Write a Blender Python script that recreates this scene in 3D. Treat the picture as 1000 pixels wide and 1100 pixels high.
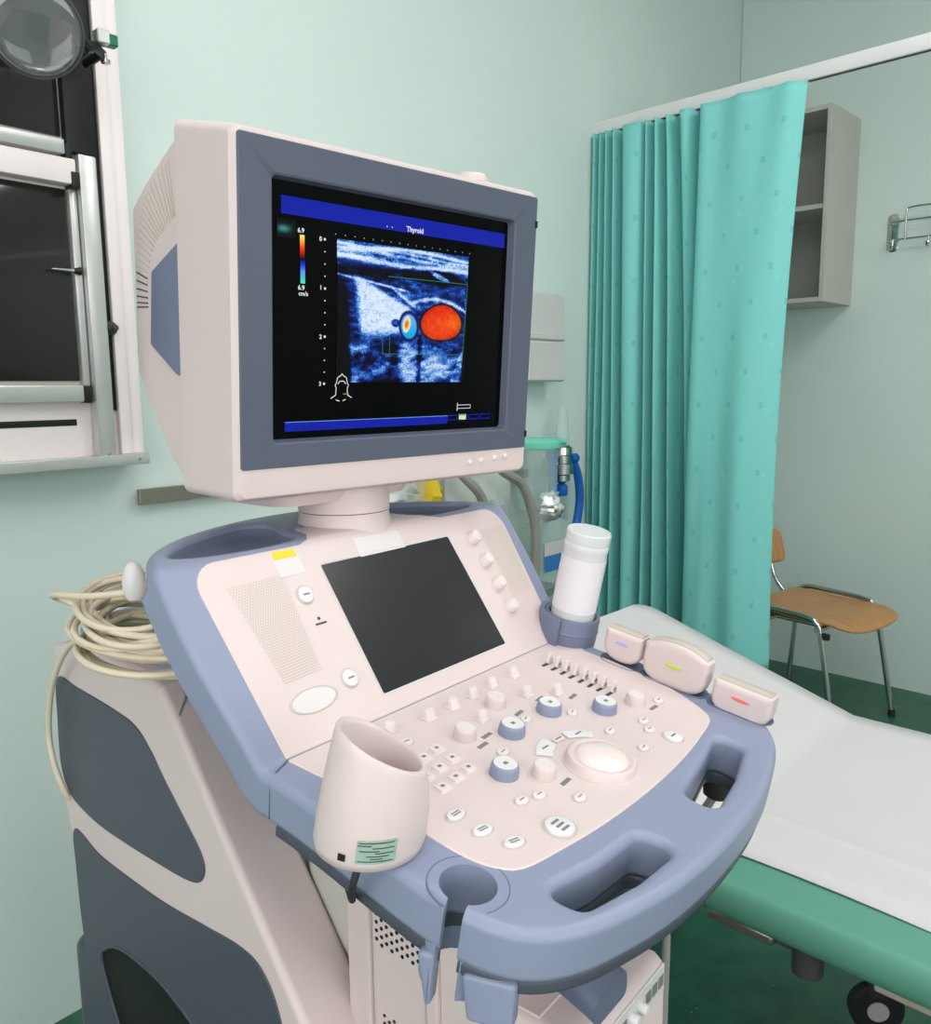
import bpy, bmesh, math, random
import numpy as np
from mathutils import Vector, Matrix, Euler
random.seed(7)
for o in list(bpy.data.objects): bpy.data.objects.remove(o)
sc = bpy.context.scene
C = sc.collection
rad = math.radians
# ------------------------------------------------------------------ camera
CAM_H = 1.38
cam = bpy.data.cameras.new('camera'); cam_o = bpy.data.objects.new('camera', cam); C.objects.link(cam_o)
def cam_matrix(yaw, pitch, roll):
    cf = Vector((math.cos(yaw), math.sin(yaw), 0)); r = Vector((math.sin(yaw), -math.cos(yaw), 0)); u = Vector((0, 0, 1))
    f = cf*math.cos(pitch) - u*math.sin(pitch); u2 = u*math.cos(pitch) + cf*math.sin(pitch)
    r2 = r*math.cos(roll) + u2*math.sin(roll); u3 = u2*math.cos(roll) - r*math.sin(roll)
    m = Matrix((r2, u3, -f)).transposed().to_4x4(); m.translation = (0, 0, CAM_H); return m
cam_o.matrix_world = cam_matrix(rad(44.0), rad(8.5), rad(-0.55))
cam.sensor_fit = 'HORIZONTAL'; cam.sensor_width = 36.0; cam.lens = 900/1000*36.0; cam.clip_start = 0.02
sc.camera = cam_o
# ------------------------------------------------------------------ world, exposure
w = bpy.data.worlds.new('world'); sc.world = w; w.use_nodes = True
w.node_tree.nodes['Background'].inputs[0].default_value = (0.9, 0.95, 1, 1)
w.node_tree.nodes['Background'].inputs[1].default_value = 0.05
sc.view_settings.view_transform = 'Standard'; sc.view_settings.look = 'None'
sc.view_settings.gamma = 1.0; sc.view_settings.use_curve_mapping = False
sc.view_settings.exposure = -0.62
CEIL = 3.35
LAMPS = [  # x, y, size x, size y, watts of the ceiling fixtures
    (0.70, 0.30, 0.62, 1.22, 18.0),
    (-0.6, -1.35, 0.62, 1.22, 24.0),
    (2.30, -0.45, 0.62, 1.22, 33.0),
]
FILL_WINDOWS = [  # unseen windows added as fill light behind the camera: centre x, y, z, width, height, facing (deg about z), watts
    (-1.6, -0.6, 1.6, 2.4, 1.6, 0, 41.0),
    (0.6, -2.6, 1.75, 2.2, 1.5, 90, 34.0),
]
# ------------------------------------------------------------------ helpers
def srgb(*c):
    out = []
    for v in c:
        v = v/255.0
        out.append(v/12.92 if v <= 0.04045 else ((v+0.055)/1.055)**2.4)
    return tuple(out) + (1.0,)
MATS = {}
def mat(name, col, rough=0.5, metal=0.0, bump=0.0, bscale=400.0, var=0.0, vscale=6.0, spec=0.5, trans=0.0, ior=1.45, emit=None, estr=0.0, alpha=1.0, coat=0.0, subsurf=0.0):
    m = bpy.data.materials.new(name); m.use_nodes = True
    nt = m.node_tree; b = nt.nodes['Principled BSDF']
    b.inputs['Base Color'].default_value = col; b.inputs['Roughness'].default_value = rough; b.inputs['Metallic'].default_value = metal
    b.inputs['Specular IOR Level'].default_value = spec; b.inputs['Transmission Weight'].default_value = trans; b.inputs['IOR'].default_value = ior
    b.inputs['Alpha'].default_value = alpha; b.inputs['Coat Weight'].default_value = coat
    if emit: b.inputs['Emission Color'].default_value = emit; b.inputs['Emission Strength'].default_value = estr
    tc = None
    if var or bump:
        tc = nt.nodes.new('ShaderNodeTexCoord')
    if var:
        n = nt.nodes.new('ShaderNodeTexNoise'); n.inputs['Scale'].default_value = vscale; n.inputs['Detail'].default_value = 4
        nt.links.new(tc.outputs['Object'], n.inputs['Vector'])
        r = nt.nodes.new('ShaderNodeMapRange'); r.inputs['From Min'].default_value = 0.3; r.inputs['From Max'].default_value = 0.7
        r.inputs['To Min'].default_value = 1-var; r.inputs['To Max'].default_value = 1+var
        nt.links.new(n.outputs['Fac'], r.inputs['Value'])
        mx = nt.nodes.new('ShaderNodeVectorMath'); mx.operation = 'SCALE'; mx.inputs[0].default_value = col[:3]
        nt.links.new(r.outputs['Result'], mx.inputs['Scale']); nt.links.new(mx.outputs['Vector'], b.inputs['Base Color'])
    if bump:
        n = nt.nodes.new('ShaderNodeTexNoise'); n.inputs['Scale'].default_value = bscale; n.inputs['Detail'].default_value = 3
        nt.links.new(tc.outputs['Object'], n.inputs['Vector'])
        bp = nt.nodes.new('ShaderNodeBump'); bp.inputs['Strength'].default_value = bump; bp.inputs['Distance'].default_value = 0.002
        nt.links.new(n.outputs['Fac'], bp.inputs['Height']); nt.links.new(bp.outputs['Normal'], b.inputs['Normal'])
    MATS[name] = m; return m
mat('wall', srgb(211, 226, 220), 0.6, bump=0.15, bscale=90, var=0.02, vscale=2)
mat('ceiling', srgb(238, 240, 238), 0.8, bump=0.1, bscale=60)
mat('white_paint', srgb(236, 232, 232), 0.4, var=0.01)
mat('cream', srgb(214, 198, 196), 0.42, bump=0.06, bscale=900, var=0.01)
mat('cream_key', srgb(224, 212, 209), 0.38)
mat('white_key', srgb(221, 218, 218), 0.3)
mat('legend', srgb(120, 122, 122), 0.6)
mat('legend_dark', srgb(70, 72, 75), 0.6)
mat('blue', srgb(136, 144, 168), 0.42, bump=0.05, bscale=900)
mat('blue_dark', srgb(96, 104, 126), 0.5)
mat('bezel', srgb(82, 88, 104), 0.45, bump=0.05, bscale=900)
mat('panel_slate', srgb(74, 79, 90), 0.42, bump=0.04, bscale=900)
mat('panel_blue', srgb(110, 118, 142), 0.45)
mat('black', srgb(18, 18, 20), 0.5)
mat('black_gloss', srgb(4, 4, 5), 0.06, spec=0.12)
mat('screen_off', srgb(38, 37, 40), 0.22)
mat('dark_glass', srgb(40, 38, 38), 0.08, spec=0.5)
mat('dark_grey', srgb(62, 62, 64), 0.5)
mat('rubber', srgb(40, 42, 44), 0.7)
mat('grey_plastic', srgb(205, 203, 200), 0.5, var=0.01)
mat('grey_hose', srgb(150, 148, 142), 0.5)
mat('alu', srgb(205, 205, 203), 0.35, 0.6, var=0.03, vscale=14)
mat('frame_white', srgb(244, 233, 232), 0.4, var=0.01)
mat('steel', srgb(200, 200, 198), 0.18, 1.0)
mat('steel_dull', srgb(150, 146, 135), 0.4, 0.9)
mat('cable', srgb(222, 209, 186), 0.5, var=0.02, vscale=20)
mat('bed_vinyl', srgb(92, 152, 132), 0.38, bump=0.08, bscale=700, var=0.02)
mat('bed_frame', srgb(178, 172, 156), 0.45, var=0.02)
mat('cabinet', srgb(190, 188, 180), 0.55, var=0.015)
mat('cabinet_in', srgb(170, 166, 162), 0.6)
mat('yellow', srgb(240, 205, 40), 0.5)
mat('sticker', srgb(216, 211, 210), 0.45)
mat('key_edge', srgb(192, 184, 180), 0.5)
mat('label_green', srgb(150, 178, 162), 0.5, var=0.06, vscale=120)
mat('blue_label', srgb(60, 125, 190), 0.5)
mat('mint_lid', srgb(120, 215, 190), 0.4)
mat('blue_tube', srgb(25, 100, 185), 0.35)
mat('clear', srgb(205, 228, 222), 0.12, alpha=0.32)
mat('clear_bag', srgb(225, 228, 222), 0.15, alpha=0.5, bump=0.5, bscale=40)
mat('gel_plastic', srgb(236, 238, 238), 0.2, alpha=0.72)
mat('gel', srgb(224, 221, 224), 0.35)
mat('lens_grey', srgb(190, 180, 168), 0.5)
mat('mark_violet', srgb(180, 170, 235), 0.4)
mat('mark_lime', srgb(195, 215, 40), 0.4)
mat('mark_red', srgb(240, 120, 105), 0.4)
mat('green_metal', srgb(20, 110, 80), 0.35, 0.3)
mat('lamp_diffuser', srgb(255, 255, 255), 0.5, emit=(1, 0.985, 0.96, 1), estr=3.0)
mat('sky_pane', srgb(240, 242, 245), 0.2, emit=(1, 0.98, 0.98, 1), estr=1.2)  # glowing pane of the added fill windows
mat('lens', srgb(225, 230, 232), 0.05, trans=0.9, ior=1.75)

def em(name, col, s=1.5):
    m = bpy.data.materials.new(name); m.use_nodes = True
    b = m.node_tree.nodes['Principled BSDF']; b.inputs['Base Color'].default_value = (0.005, 0.005, 0.006, 1); b.inputs['Roughness'].default_value = 0.06; b.inputs['Specular IOR Level'].default_value = 0.12
    b.inputs['Emission Color'].default_value = col; b.inputs['Emission Strength'].default_value = s
    MATS[name] = m; return m
em('em_blue', srgb(12, 28, 165)); em('em_white', srgb(235, 240, 245)); em('em_lightblue', srgb(120, 170, 240)); em('em_yellow', srgb(225, 240, 160))
em('em_green', srgb(60, 140, 100), 1.3); em('em_amber', srgb(190, 150, 60)); em('em_tealdim', srgb(70, 140, 140))

def newmesh(name, bm, mats, smooth=35):
    me = bpy.data.meshes.new(name); bm.to_mesh(me); bm.free()
    if isinstance(mats, str): mats = [mats]
    for m in mats: me.materials.append(MATS[m] if isinstance(m, str) else m)
    if smooth:
        me.polygons.foreach_set('use_smooth', [True]*len(me.polygons))
        me.set_sharp_from_angle(angle=rad(smooth))
    return me
def obj(name, me, parent=None, mtx=None, wn=False):
    o = bpy.data.objects.new(name, me); C.objects.link(o)
    if parent is not None: o.parent = parent
    if mtx is not None: o.matrix_local = mtx
    if wn:
        m = o.modifiers.new('wn', 'WEIGHTED_NORMAL'); m.keep_sharp = True; m.weight = 80
    return o
def tag(o, label=None, cat=None, group=None, kind=None):
    if label: o['label'] = label
    if cat: o['category'] = cat
    if group: o['group'] = group
    if kind: o['kind'] = kind
    return o
def thing(name, label, cat, loc=(0, 0, 0), rotz=0.0, group=None):
    o = bpy.data.objects.new(name, None); C.objects.link(o); o.empty_display_size = 0.05
    o.location = loc; o.rotation_euler = (0, 0, rotz)
    return tag(o, label, cat, group)
def T(x, y, z): return Matrix.Translation((x, y, z))
# --- bmesh shape makers (append into bm, with material index mi)
def setmi(bm, n0, mi):
    bm.faces.ensure_lookup_table()
    for f in bm.faces[n0:]: f.material_index = mi
def box(bm, x0, x1, y0, y1, z0, z1, bev=0.0, seg=2, mi=0, M=None):
    b2 = bmesh.new(); bmesh.ops.create_cube(b2, size=1.0)
    for v in b2.verts: v.co = Vector(((x0+x1)/2+v.co.x*(x1-x0), (y0+y1)/2+v.co.y*(y1-y0), (z0+z1)/2+v.co.z*(z1-z0)))
    if bev: bmesh.ops.bevel(b2, geom=b2.edges[:], offset=bev, segments=seg, profile=0.5, affect='EDGES')
    if M is not None: bmesh.ops.transform(b2, matrix=M, verts=b2.verts)
    merge(bm, b2, mi)
def merge(bm, b2, mi=None):
    me = bpy.data.meshes.new('t')
    if mi is not None:
        for f in b2.faces: f.material_index = mi
    b2.to_mesh(me); b2.free(); bm.from_mesh(me); bpy.data.meshes.remove(me)
def bbox(*a, **k):
    bm = bmesh.new(); box(bm, *a, **k); return bm
def lathe(bm, prof, seg=32, M=None, mi=0, cap=True, mis=None):
    """prof: list of (r, z)"""
    b2 = bmesh.new(); rings = []
    for r, z in prof:
        rings.append([b2.verts.new((r*math.cos(2*math.pi*i/seg), r*math.sin(2*math.pi*i/seg), z)) for i in range(seg)])
    for k in range(len(rings)-1):
        for i in range(seg):
            f = b2.faces.new((rings[k][i], rings[k][(i+1) % seg], rings[k+1][(i+1) % seg], rings[k+1][i]))
            f.material_index = mis[k] if mis else mi
    if cap:
        f = b2.faces.new(rings[0][::-1]); f.material_index = mis[0] if mis else mi
        f = b2.faces.new(rings[-1]); f.material_index = mis[-1] if mis else mi
    if M is not None: bmesh.ops.transform(b2, matrix=M, verts=b2.verts)
    merge(bm, b2, None)
def catmull(pts, n=8, closed=False):
    P = [Vector(p) for p in pts]; out = []
    m = len(P)
    rng = range(m) if closed else range(m-1)
    for i in rng:
        if closed: p0, p1, p2, p3 = P[(i-1) % m], P[i], P[(i+1) % m], P[(i+2) % m]
        else: p0, p1, p2, p3 = P[max(i-1, 0)], P[i], P[i+1], P[min(i+2, m-1)]
        for k in range(n):
            t = k/n
            out.append(0.5*((2*p1)+(-p0+p2)*t+(2*p0-5*p1+4*p2-p3)*t*t+(-p0+3*p1-3*p2+p3)*t**3))
    if not closed: out.append(P[-1])
    return out
def tube(bm, pts, r, seg=10, smooth=0, mi=0, closed=False):
    P = catmull(pts, smooth, closed) if smooth else [Vector(p) for p in pts]
    n = len(P); rr = r if hasattr(r, '__len__') else [r]*n
    b2 = bmesh.new(); rings = []; up = None
    for i in range(n):
        if closed: t = (P[(i+1) % n]-P[i-1])
        else: t = (P[min(i+1, n-1)]-P[max(i-1, 0)])
        t.normalize()
        if up is None:
            up = Vector((0, 0, 1)) if abs(t.z) < 0.9 else Vector((1, 0, 0))
        a = t.cross(up); a.normalize(); b = a.cross(t); b.normalize(); up = b
        rings.append([b2.verts.new(P[i]+(a*math.cos(2*math.pi*k/seg)+b*math.sin(2*math.pi*k/seg))*rr[min(i, len(rr)-1)]) for k in range(seg)])
    for i in range(n if closed else n-1):
        A, B = rings[i], rings[(i+1) % n]
        for k in range(seg):
            b2.faces.new((A[k], A[(k+1) % seg], B[(k+1) % seg], B[k]))
    if not closed:
        b2.faces.new(rings[0][::-1]); b2.faces.new(rings[-1])
    bmesh.ops.recalc_face_normals(b2, faces=b2.faces)
    merge(bm, b2, mi)
def rrect(w, h, r, n=6, cx=0.0, cy=0.0):
    pts = []
    for (sx, sy, a0) in ((1, 1, 0), (-1, 1, 90), (-1, -1, 180), (1, -1, 270)):
        for k in range(n+1):
            a = rad(a0+90*k/n)
            pts.append((cx+sx*(w/2-r)+r*math.cos(a), cy+sy*(h/2-r)+r*math.sin(a)))
    return pts
def loft(bm, rings, cap0=True, cap1=True, mi=0, closed=True):
    b2 = bmesh.new(); R = [[b2.verts.new(p) for p in ring] for ring in rings]
    n = len(R[0])
    for i in range(len(R)-1):
        for k in range(n if closed else n-1):
            b2.faces.new((R[i][k], R[i][(k+1) % n], R[i+1][(k+1) % n], R[i+1][k]))
    if cap0: b2.faces.new(R[0][::-1])
    if cap1: b2.faces.new(R[-1])
    bmesh.ops.recalc_face_normals(b2, faces=b2.faces)
    merge(bm, b2, mi)
def plate(loops, z0, z1, bev=0.0, res=3):
    """flat solid from a closed outline and its holes, with rounded edges: returns a bmesh spanning z0..z1"""
    cu = bpy.data.curves.new('t', 'CURVE'); cu.dimensions = '2D'; cu.fill_mode = 'BOTH'
    bev = min(bev, (z1-z0)/2*0.98)
    cu.extrude = max((z1-z0)/2-bev, 0.00001); cu.bevel_depth = bev; cu.bevel_resolution = res; cu.offset = -bev
    for li, L in enumerate(loops):
        area = sum(L[i][0]*L[(i+1) % len(L)][1]-L[(i+1) % len(L)][0]*L[i][1] for i in range(len(L)))
        if (area < 0) == (li == 0): L = L[::-1]
        sp = cu.splines.new('POLY'); sp.points.add(len(L)-1)
        for p, q in zip(sp.points, L): p.co = (q[0], q[1], 0, 1)
        sp.use_cyclic_u = True
    o = bpy.data.objects.new('t', cu); C.objects.link(o)
    bpy.context.view_layer.update()
    me = bpy.data.meshes.new_from_object(o.evaluated_get(bpy.context.evaluated_depsgraph_get()))
    bm = bmesh.new(); bm.from_mesh(me)
    bpy.data.objects.remove(o); bpy.data.curves.remove(cu); bpy.data.meshes.remove(me)
    bmesh.ops.remove_doubles(bm, verts=bm.verts, dist=1e-6)
    bmesh.ops.translate(bm, verts=bm.verts, vec=(0, 0, (z0+z1)/2))
    bmesh.ops.recalc_face_normals(bm, faces=bm.faces)
    return bm
def smooth_loop(pts, n=6): return [(p.x, p.y) for p in catmull([(a, b, 0) for a, b in pts], n, True)]
def text_bm(s, size, mi=0):
    cu = bpy.data.curves.new('t', 'FONT'); cu.body = s; cu.size = size; cu.align_x = 'LEFT'; cu.fill_mode = 'FRONT'
    cu.resolution_u = 3; cu.offset = size*0.02
    o = bpy.data.objects.new('t', cu); C.objects.link(o); bpy.context.view_layer.update()
    me = bpy.data.meshes.new_from_object(o.evaluated_get(bpy.context.evaluated_depsgraph_get()))
    bm = bmesh.new(); bm.from_mesh(me); bpy.data.objects.remove(o); bpy.data.curves.remove(cu); bpy.data.meshes.remove(me)
    return bm
def xform(bm, M): bmesh.ops.transform(bm, matrix=M, verts=bm.verts); return bm

# ================================================================== SETTING
XB, YA = 4.003, 1.937          # back wall plane, left wall plane
X0, Y0 = -1.6, -2.6
def struct(name, bm, m, label=None, cat=None):
    o = obj(name, newmesh(name, bm, m)); tag(o, label, cat, kind='structure'); return o
# floor material: dark green speckled linoleum
fm = bpy.data.materials.new('linoleum'); fm.use_nodes = True; nt = fm.node_tree; b = nt.nodes['Principled BSDF']
tc = nt.nodes.new('ShaderNodeTexCoord'); n1 = nt.nodes.new('ShaderNodeTexNoise'); n1.inputs['Scale'].default_value = 14; n1.inputs['Detail'].default_value = 8
cr = nt.nodes.new('ShaderNodeValToRGB'); cr.color_ramp.elements[0].position = 0.35; cr.color_ramp.elements[1].position = 0.7
cr.color_ramp.elements[0].color = srgb(30, 84, 66); cr.color_ramp.elements[1].color = srgb(48, 104, 80)
vo = nt.nodes.new('ShaderNodeTexVoronoi'); vo.inputs['Scale'].default_value = 26
cr2 = nt.nodes.new('ShaderNodeValToRGB'); cr2.color_ramp.elements[0].position = 0.045; cr2.color_ramp.elements[1].position = 0.09
cr2.color_ramp.elements[0].color = (1, 1, 1, 1); cr2.color_ramp.elements[1].color = (0, 0, 0, 1)
n3 = nt.nodes.new('ShaderNodeTexNoise'); n3.inputs['Scale'].default_value = 9
cr3 = nt.nodes.new('ShaderNodeValToRGB'); cr3.color_ramp.elements[0].position = 0.5; cr3.color_ramp.elements[1].position = 0.6
mul = nt.nodes.new('ShaderNodeMath'); mul.operation = 'MULTIPLY'
mx = nt.nodes.new('ShaderNodeMix'); mx.data_type = 'RGBA'; mx.inputs['B'].default_value = srgb(110, 160, 130)
for a_, b_ in ((tc.outputs['Object'], n1.inputs['Vector']), (tc.outputs['Object'], vo.inputs['Vector']), (tc.outputs['Object'], n3.inputs['Vector']), (n1.outputs['Fac'], cr.inputs['Fac']), (vo.outputs['Distance'], cr2.inputs['Fac']), (n3.outputs['Fac'], cr3.inputs['Fac']), (cr2.outputs['Color'], mul.inputs[0]), (cr3.outputs['Color'], mul.inputs[1]), (mul.outputs[0], mx.inputs['Factor']), (cr.outputs['Color'], mx.inputs['A']), (mx.outputs['Result'], b.inputs['Base Color'])): nt.links.new(a_, b_)
b.inputs['Roughness'].default_value = 0.38; MATS['linoleum'] = fm
struct('floor', bbox(X0-0.1, XB+0.1, Y0-0.1, YA+0.25, -0.1, 0), 'linoleum', 'dark green speckled linoleum floor', 'floor')
struct('ceiling', bbox(X0-0.1, XB+0.1, Y0-0.1, YA+0.25, CEIL, CEIL+0.1), 'ceiling', 'plain white ceiling with light panels', 'ceiling')
def yA(x): return 1.937-.0565*(2.727-x)      # the left wall runs slightly out of square
WA = math.atan(.0565)
bm = bmesh.new(); loft(bm, [[(X0-.1, yA(X0-.1), z), (XB+.1, yA(XB+.1), z), (XB+.1, yA(XB+.1)+.1, z), (X0-.1, yA(X0-.1)+.1, z)] for z in (0, CEIL)])
struct('wall_left', bm, 'wall', 'pale mint wall carrying the film viewer', 'wall')
struct('wall_back', bbox(XB, XB+0.1, Y0, YA+.07, 0, CEIL), 'wall', 'pale mint wall behind the chair and cabinet', 'wall')
struct('wall_right', bbox(X0-0.1, XB+0.1, Y0-0.1, Y0, 0, CEIL), 'wall', 'pale mint wall behind the camera, along the bed end', 'wall')
struct('wall_front', bbox(X0-0.1, X0, Y0, YA, 0, CEIL), 'wall', 'pale mint wall behind the camera, opposite the chair', 'wall')
# ceiling lamps (real fixtures, area light inside each)
for i, (lx, ly, sx, sy, wt) in enumerate(LAMPS):
    t = thing('ceiling_light', ['rectangular ceiling light above the ultrasound machine', 'rectangular ceiling light behind the camera', 'rectangular ceiling light above the examination bed'][i], 'light', (lx, ly, CEIL), 0, 'ceiling light panels')
    bm = bmesh.new()
    for a in ((-sx/2-.03, -sx/2, -sy/2-.03, sy/2+.03), (sx/2, sx/2+.03, -sy/2-.03, sy/2+.03), (-sx/2, sx/2, -sy/2-.03, -sy/2), (-sx/2, sx/2, sy/2, sy/2+.03)):
        box(bm, *a, -.05, 0)
    obj('housing', newmesh('housing', bm, 'white_paint'), t)
    obj('diffuser', newmesh('diffuser', bbox(-sx/2, sx/2, -sy/2, sy/2, -.02, -.012), 'lamp_diffuser'), t)
    L = bpy.data.lights.new('ceiling_tube', 'AREA'); L.shape = 'RECTANGLE'; L.size = sx; L.size_y = sy; L.energy = wt; L.color = (1.0, 0.965, 0.965)
    lo = bpy.data.objects.new('ceiling_tube', L); C.objects.link(lo); lo.parent = t; lo.location = (0, 0, -.03)

# added windows for frontal fill behind the camera: frame, mullion, glowing pane, area light
for i, (wx, wy, wz, ww, wh, wa, wt) in enumerate(FILL_WINDOWS):
    t = bpy.data.objects.new('window_%d' % (i+1), None); C.objects.link(t); t.location = (wx, wy, wz); t.rotation_euler = (0, 0, rad(wa)); tag(t, ['wide daylight window in the wall opposite the chair', 'wide daylight window in the wall opposite the film viewer'][i], 'window', kind='structure')
    bm = bmesh.new()
    for a in ((-ww/2-.06, ww/2+.06, -wh/2-.06, -wh/2), (-ww/2-.06, ww/2+.06, wh/2, wh/2+.06), (-ww/2-.06, -ww/2, -wh/2, wh/2), (ww/2, ww/2+.06, -wh/2, wh/2), (-.025, .025, -wh/2, wh/2)): box(bm, .0, .04, a[0], a[1], a[2], a[3])
    obj('window_frame', newmesh('window_frame', bm, 'white_paint'), t)
    for y0, y1 in ((-ww/2, -.025), (.025, ww/2)): obj('window_pane', newmesh('window_pane', bbox(.002, .008, y0, y1, -wh/2, wh/2), 'sky_pane'), t)
    L = bpy.data.lights.new('daylight', 'AREA'); L.shape = 'RECTANGLE'; L.size = ww; L.size_y = wh; L.energy = wt; L.color = (1.0, 0.955, 0.97)
    lo = bpy.data.objects.new('daylight', L); C.objects.link(lo); lo.parent = t; lo.matrix_local = T(.05, 0, 0) @ Matrix.Rotation(rad(-90), 4, 'Y') @ Matrix.Rotation(rad(90), 4, 'Z')

# ================================================================== ULTRASOUND MACHINE
MX, MY, MYAW = 0.603, 0.612, rad(5.5)
us = thing('ultrasound_machine', 'cream and grey-blue ultrasound machine with lit thyroid scan on its monitor', 'ultrasound machine', (MX, MY, 0), MYAW)
# console surface: s runs from the front handle over the keyboard, up the touch panel, onto the top tray
def theta(s):
    def sm(x, a, b): t = min(max((x-a)/(b-a), 0), 1); return t*t*(3-2*t)
    return rad(10 + 44*sm(s, -.006, .006) - 52*sm(s, .188, .212))
_S = np.arange(-.5, .6, .0005); _V = np.zeros_like(_S); _Z = np.zeros_like(_S); i0 = int(np.argmin(abs(_S)))
for i in range(i0+1, len(_S)): th = theta((_S[i]+_S[i-1])/2); _V[i] = _V[i-1]+.0005*math.cos(th); _Z[i] = _Z[i-1]+.0005*math.sin(th)
for i in range(i0-1, -1, -1): th = theta((_S[i]+_S[i+1])/2); _V[i] = _V[i+1]-.0005*math.cos(th); _Z[i] = _Z[i+1]-.0005*math.sin(th)
_Z += 1.06
def kb(u, s, n=0.0):
    th = theta(s); v = float(np.interp(s, _S, _V)); z = float(np.interp(s, _S, _Z))
    return Vector((u, v-math.sin(th)*n, z+math.cos(th)*n))
def kbM(u, s, n=0.0, rot=0.0):
    th = theta(s); M = Matrix.Rotation(th, 4, 'X') @ Matrix.Rotation(rot, 4, 'Z'); M.translation = kb(u, s, n); return M
def bend(bm, svals):
    for s in svals:
        bmesh.ops.bisect_plane(bm, geom=bm.verts[:]+bm.edges[:]+bm.faces[:], dist=1e-6, plane_co=(0, s, 0), plane_no=(0, 1, 0))
    for v in bm.verts: v.co = kb(v.co.x, v.co.y, v.co.z)
    return bm
BENDS = [-.006, -.004, -.002, 0, .002, .004, .006, .188, .192, .196, .2, .204, .208, .212]
half = [(0, -.322), (.05, -.3205), (.10, -.3155), (.145, -.3065), (.19, -.293), (.224, -.272), (.243, -.24), (.25, -.195), (.249, -.14), (.246, -.08), (.246, -.02), (.252, .04), (.26, .10), (.263, .15), (.262, .195), (.251, .23), (.226, .264), (.185, .297), (.13, .324), (.07, .342), (.02, .348)]
outl = smooth_loop(half + [(-a, b) for a, b in half[::-1][:-1]] , 5)
def quadhole(P, r=.012, n=5):
    # polygon with corners rounded by true arcs of radius r
    out = []; m = len(P)
    for i in range(m):
        p, a, b_ = Vector(P[i]), Vector(P[i-1]), Vector(P[(i+1) % m])
        da, db = (a-p).normalized(), (b_-p).normalized()
        phi = math.acos(max(-1, min(1, da.dot(db))))
        t = min(r/math.tan(phi/2), (a-p).length*.49, (b_-p).length*.49); rr_ = t*math.tan(phi/2)
        if t < 1e-5: out.append((p.x, p.y)); continue
        c = p+(da+db).normalized()*(rr_/math.sin(phi/2)); v0 = p+da*t-c; v1 = p+db*t-c
        a0 = math.atan2(v0.y, v0.x); da_ = (math.atan2(v1.y, v1.x)-a0+math.pi) % (2*math.pi)-math.pi
        for k in range(n+1): out.append((c.x+rr_*math.cos(a0+da_*k/n), c.y+rr_*math.sin(a0+da_*k/n)))
    return out
hole1 = quadhole([(-.186, -.247), (-.125, -.260), (-.066, -.264), (-.057, -.296), (-.12, -.2915), (-.180, -.2785)][::-1])
hole2 = quadhole([(.023, -.264), (.09, -.254), (.155, -.241), (.152, -.2715), (.09, -.287), (.019, -.296)])
def circ(cx, cy, r, n=28): return [(cx+r*math.cos(2*math.pi*i/n), cy+r*math.sin(2*math.pi*i/n)) for i in range(n)]
CUPC = (-.2215, -.206); CUPR = .0215
trayL = smooth_loop([(-.224, .232), (-.205, .258), (-.165, .286), (-.12, .305), (-.08, .315), (-.06, .306), (-.062, .28), (-.072, .258), (-.076, .236), (-.088, .218), (-.12, .211), (-.165, .211), (-.208, .216)], 4)
trayR = [(-a, b) for a, b in trayL]
def cut(o, cutter_bm):
    """subtract a shape from a mesh object for good"""
    cme = bpy.data.meshes.new('c'); cutter_bm.to_mesh(cme); cutter_bm.free(); co = bpy.data.objects.new('c', cme); C.objects.link(co); co.parent = o.parent
    m = o.modifiers.new('b', 'BOOLEAN'); m.operation = 'DIFFERENCE'; m.object = co; m.solver = 'EXACT'
    bpy.context.view_layer.update()
    me = bpy.data.meshes.new_from_object(o.evaluated_get(bpy.context.evaluated_depsgraph_get())); me.name = o.name
    o.modifiers.remove(m); old = o.data; o.data = me; bpy.data.meshes.remove(old); bpy.data.objects.remove(co); bpy.data.meshes.remove(cme)
    me.polygons.foreach_set('use_smooth', [True]*len(me.polygons)); me.set_sharp_from_angle(angle=rad(40))
SLOT_A = math.atan2(-.30, -.95)
def slot_cutter():
    b2 = bmesh.new(); M = kbM(CUPC[0], CUPC[1])
    lathe(b2, [(CUPR, -.12), (CUPR, .03)], 36, M)
    b3 = bmesh.new(); box(b3, 0, .07, -.0075, .0075, -.12, .03, M=M @ Matrix.Rotation(SLOT_A, 4, 'Z'))
    return b2, b3
bm = plate([outl, hole1, hole2, trayL, trayR], -.042, .001, .0085, 3)
bend(bm, BENDS+[-.25, -.15, .1, .25, .3])
frame = obj('console_frame', newmesh('console_frame', bm, 'blue', 40), us); tag(frame, 'grey-blue console frame with handles')
for c_ in slot_cutter(): cut(frame, c_)
m = frame.modifiers.new('wn', 'WEIGHTED_NORMAL'); m.keep_sharp = True; m.weight = 80
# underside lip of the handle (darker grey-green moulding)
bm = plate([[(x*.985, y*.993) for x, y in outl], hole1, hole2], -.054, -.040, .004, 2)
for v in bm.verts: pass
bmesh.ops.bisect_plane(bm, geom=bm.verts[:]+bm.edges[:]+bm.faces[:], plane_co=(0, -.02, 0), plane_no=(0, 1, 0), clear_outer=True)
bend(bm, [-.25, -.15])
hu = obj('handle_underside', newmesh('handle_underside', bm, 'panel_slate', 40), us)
for c_ in slot_cutter(): cut(hu, c_)
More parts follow.
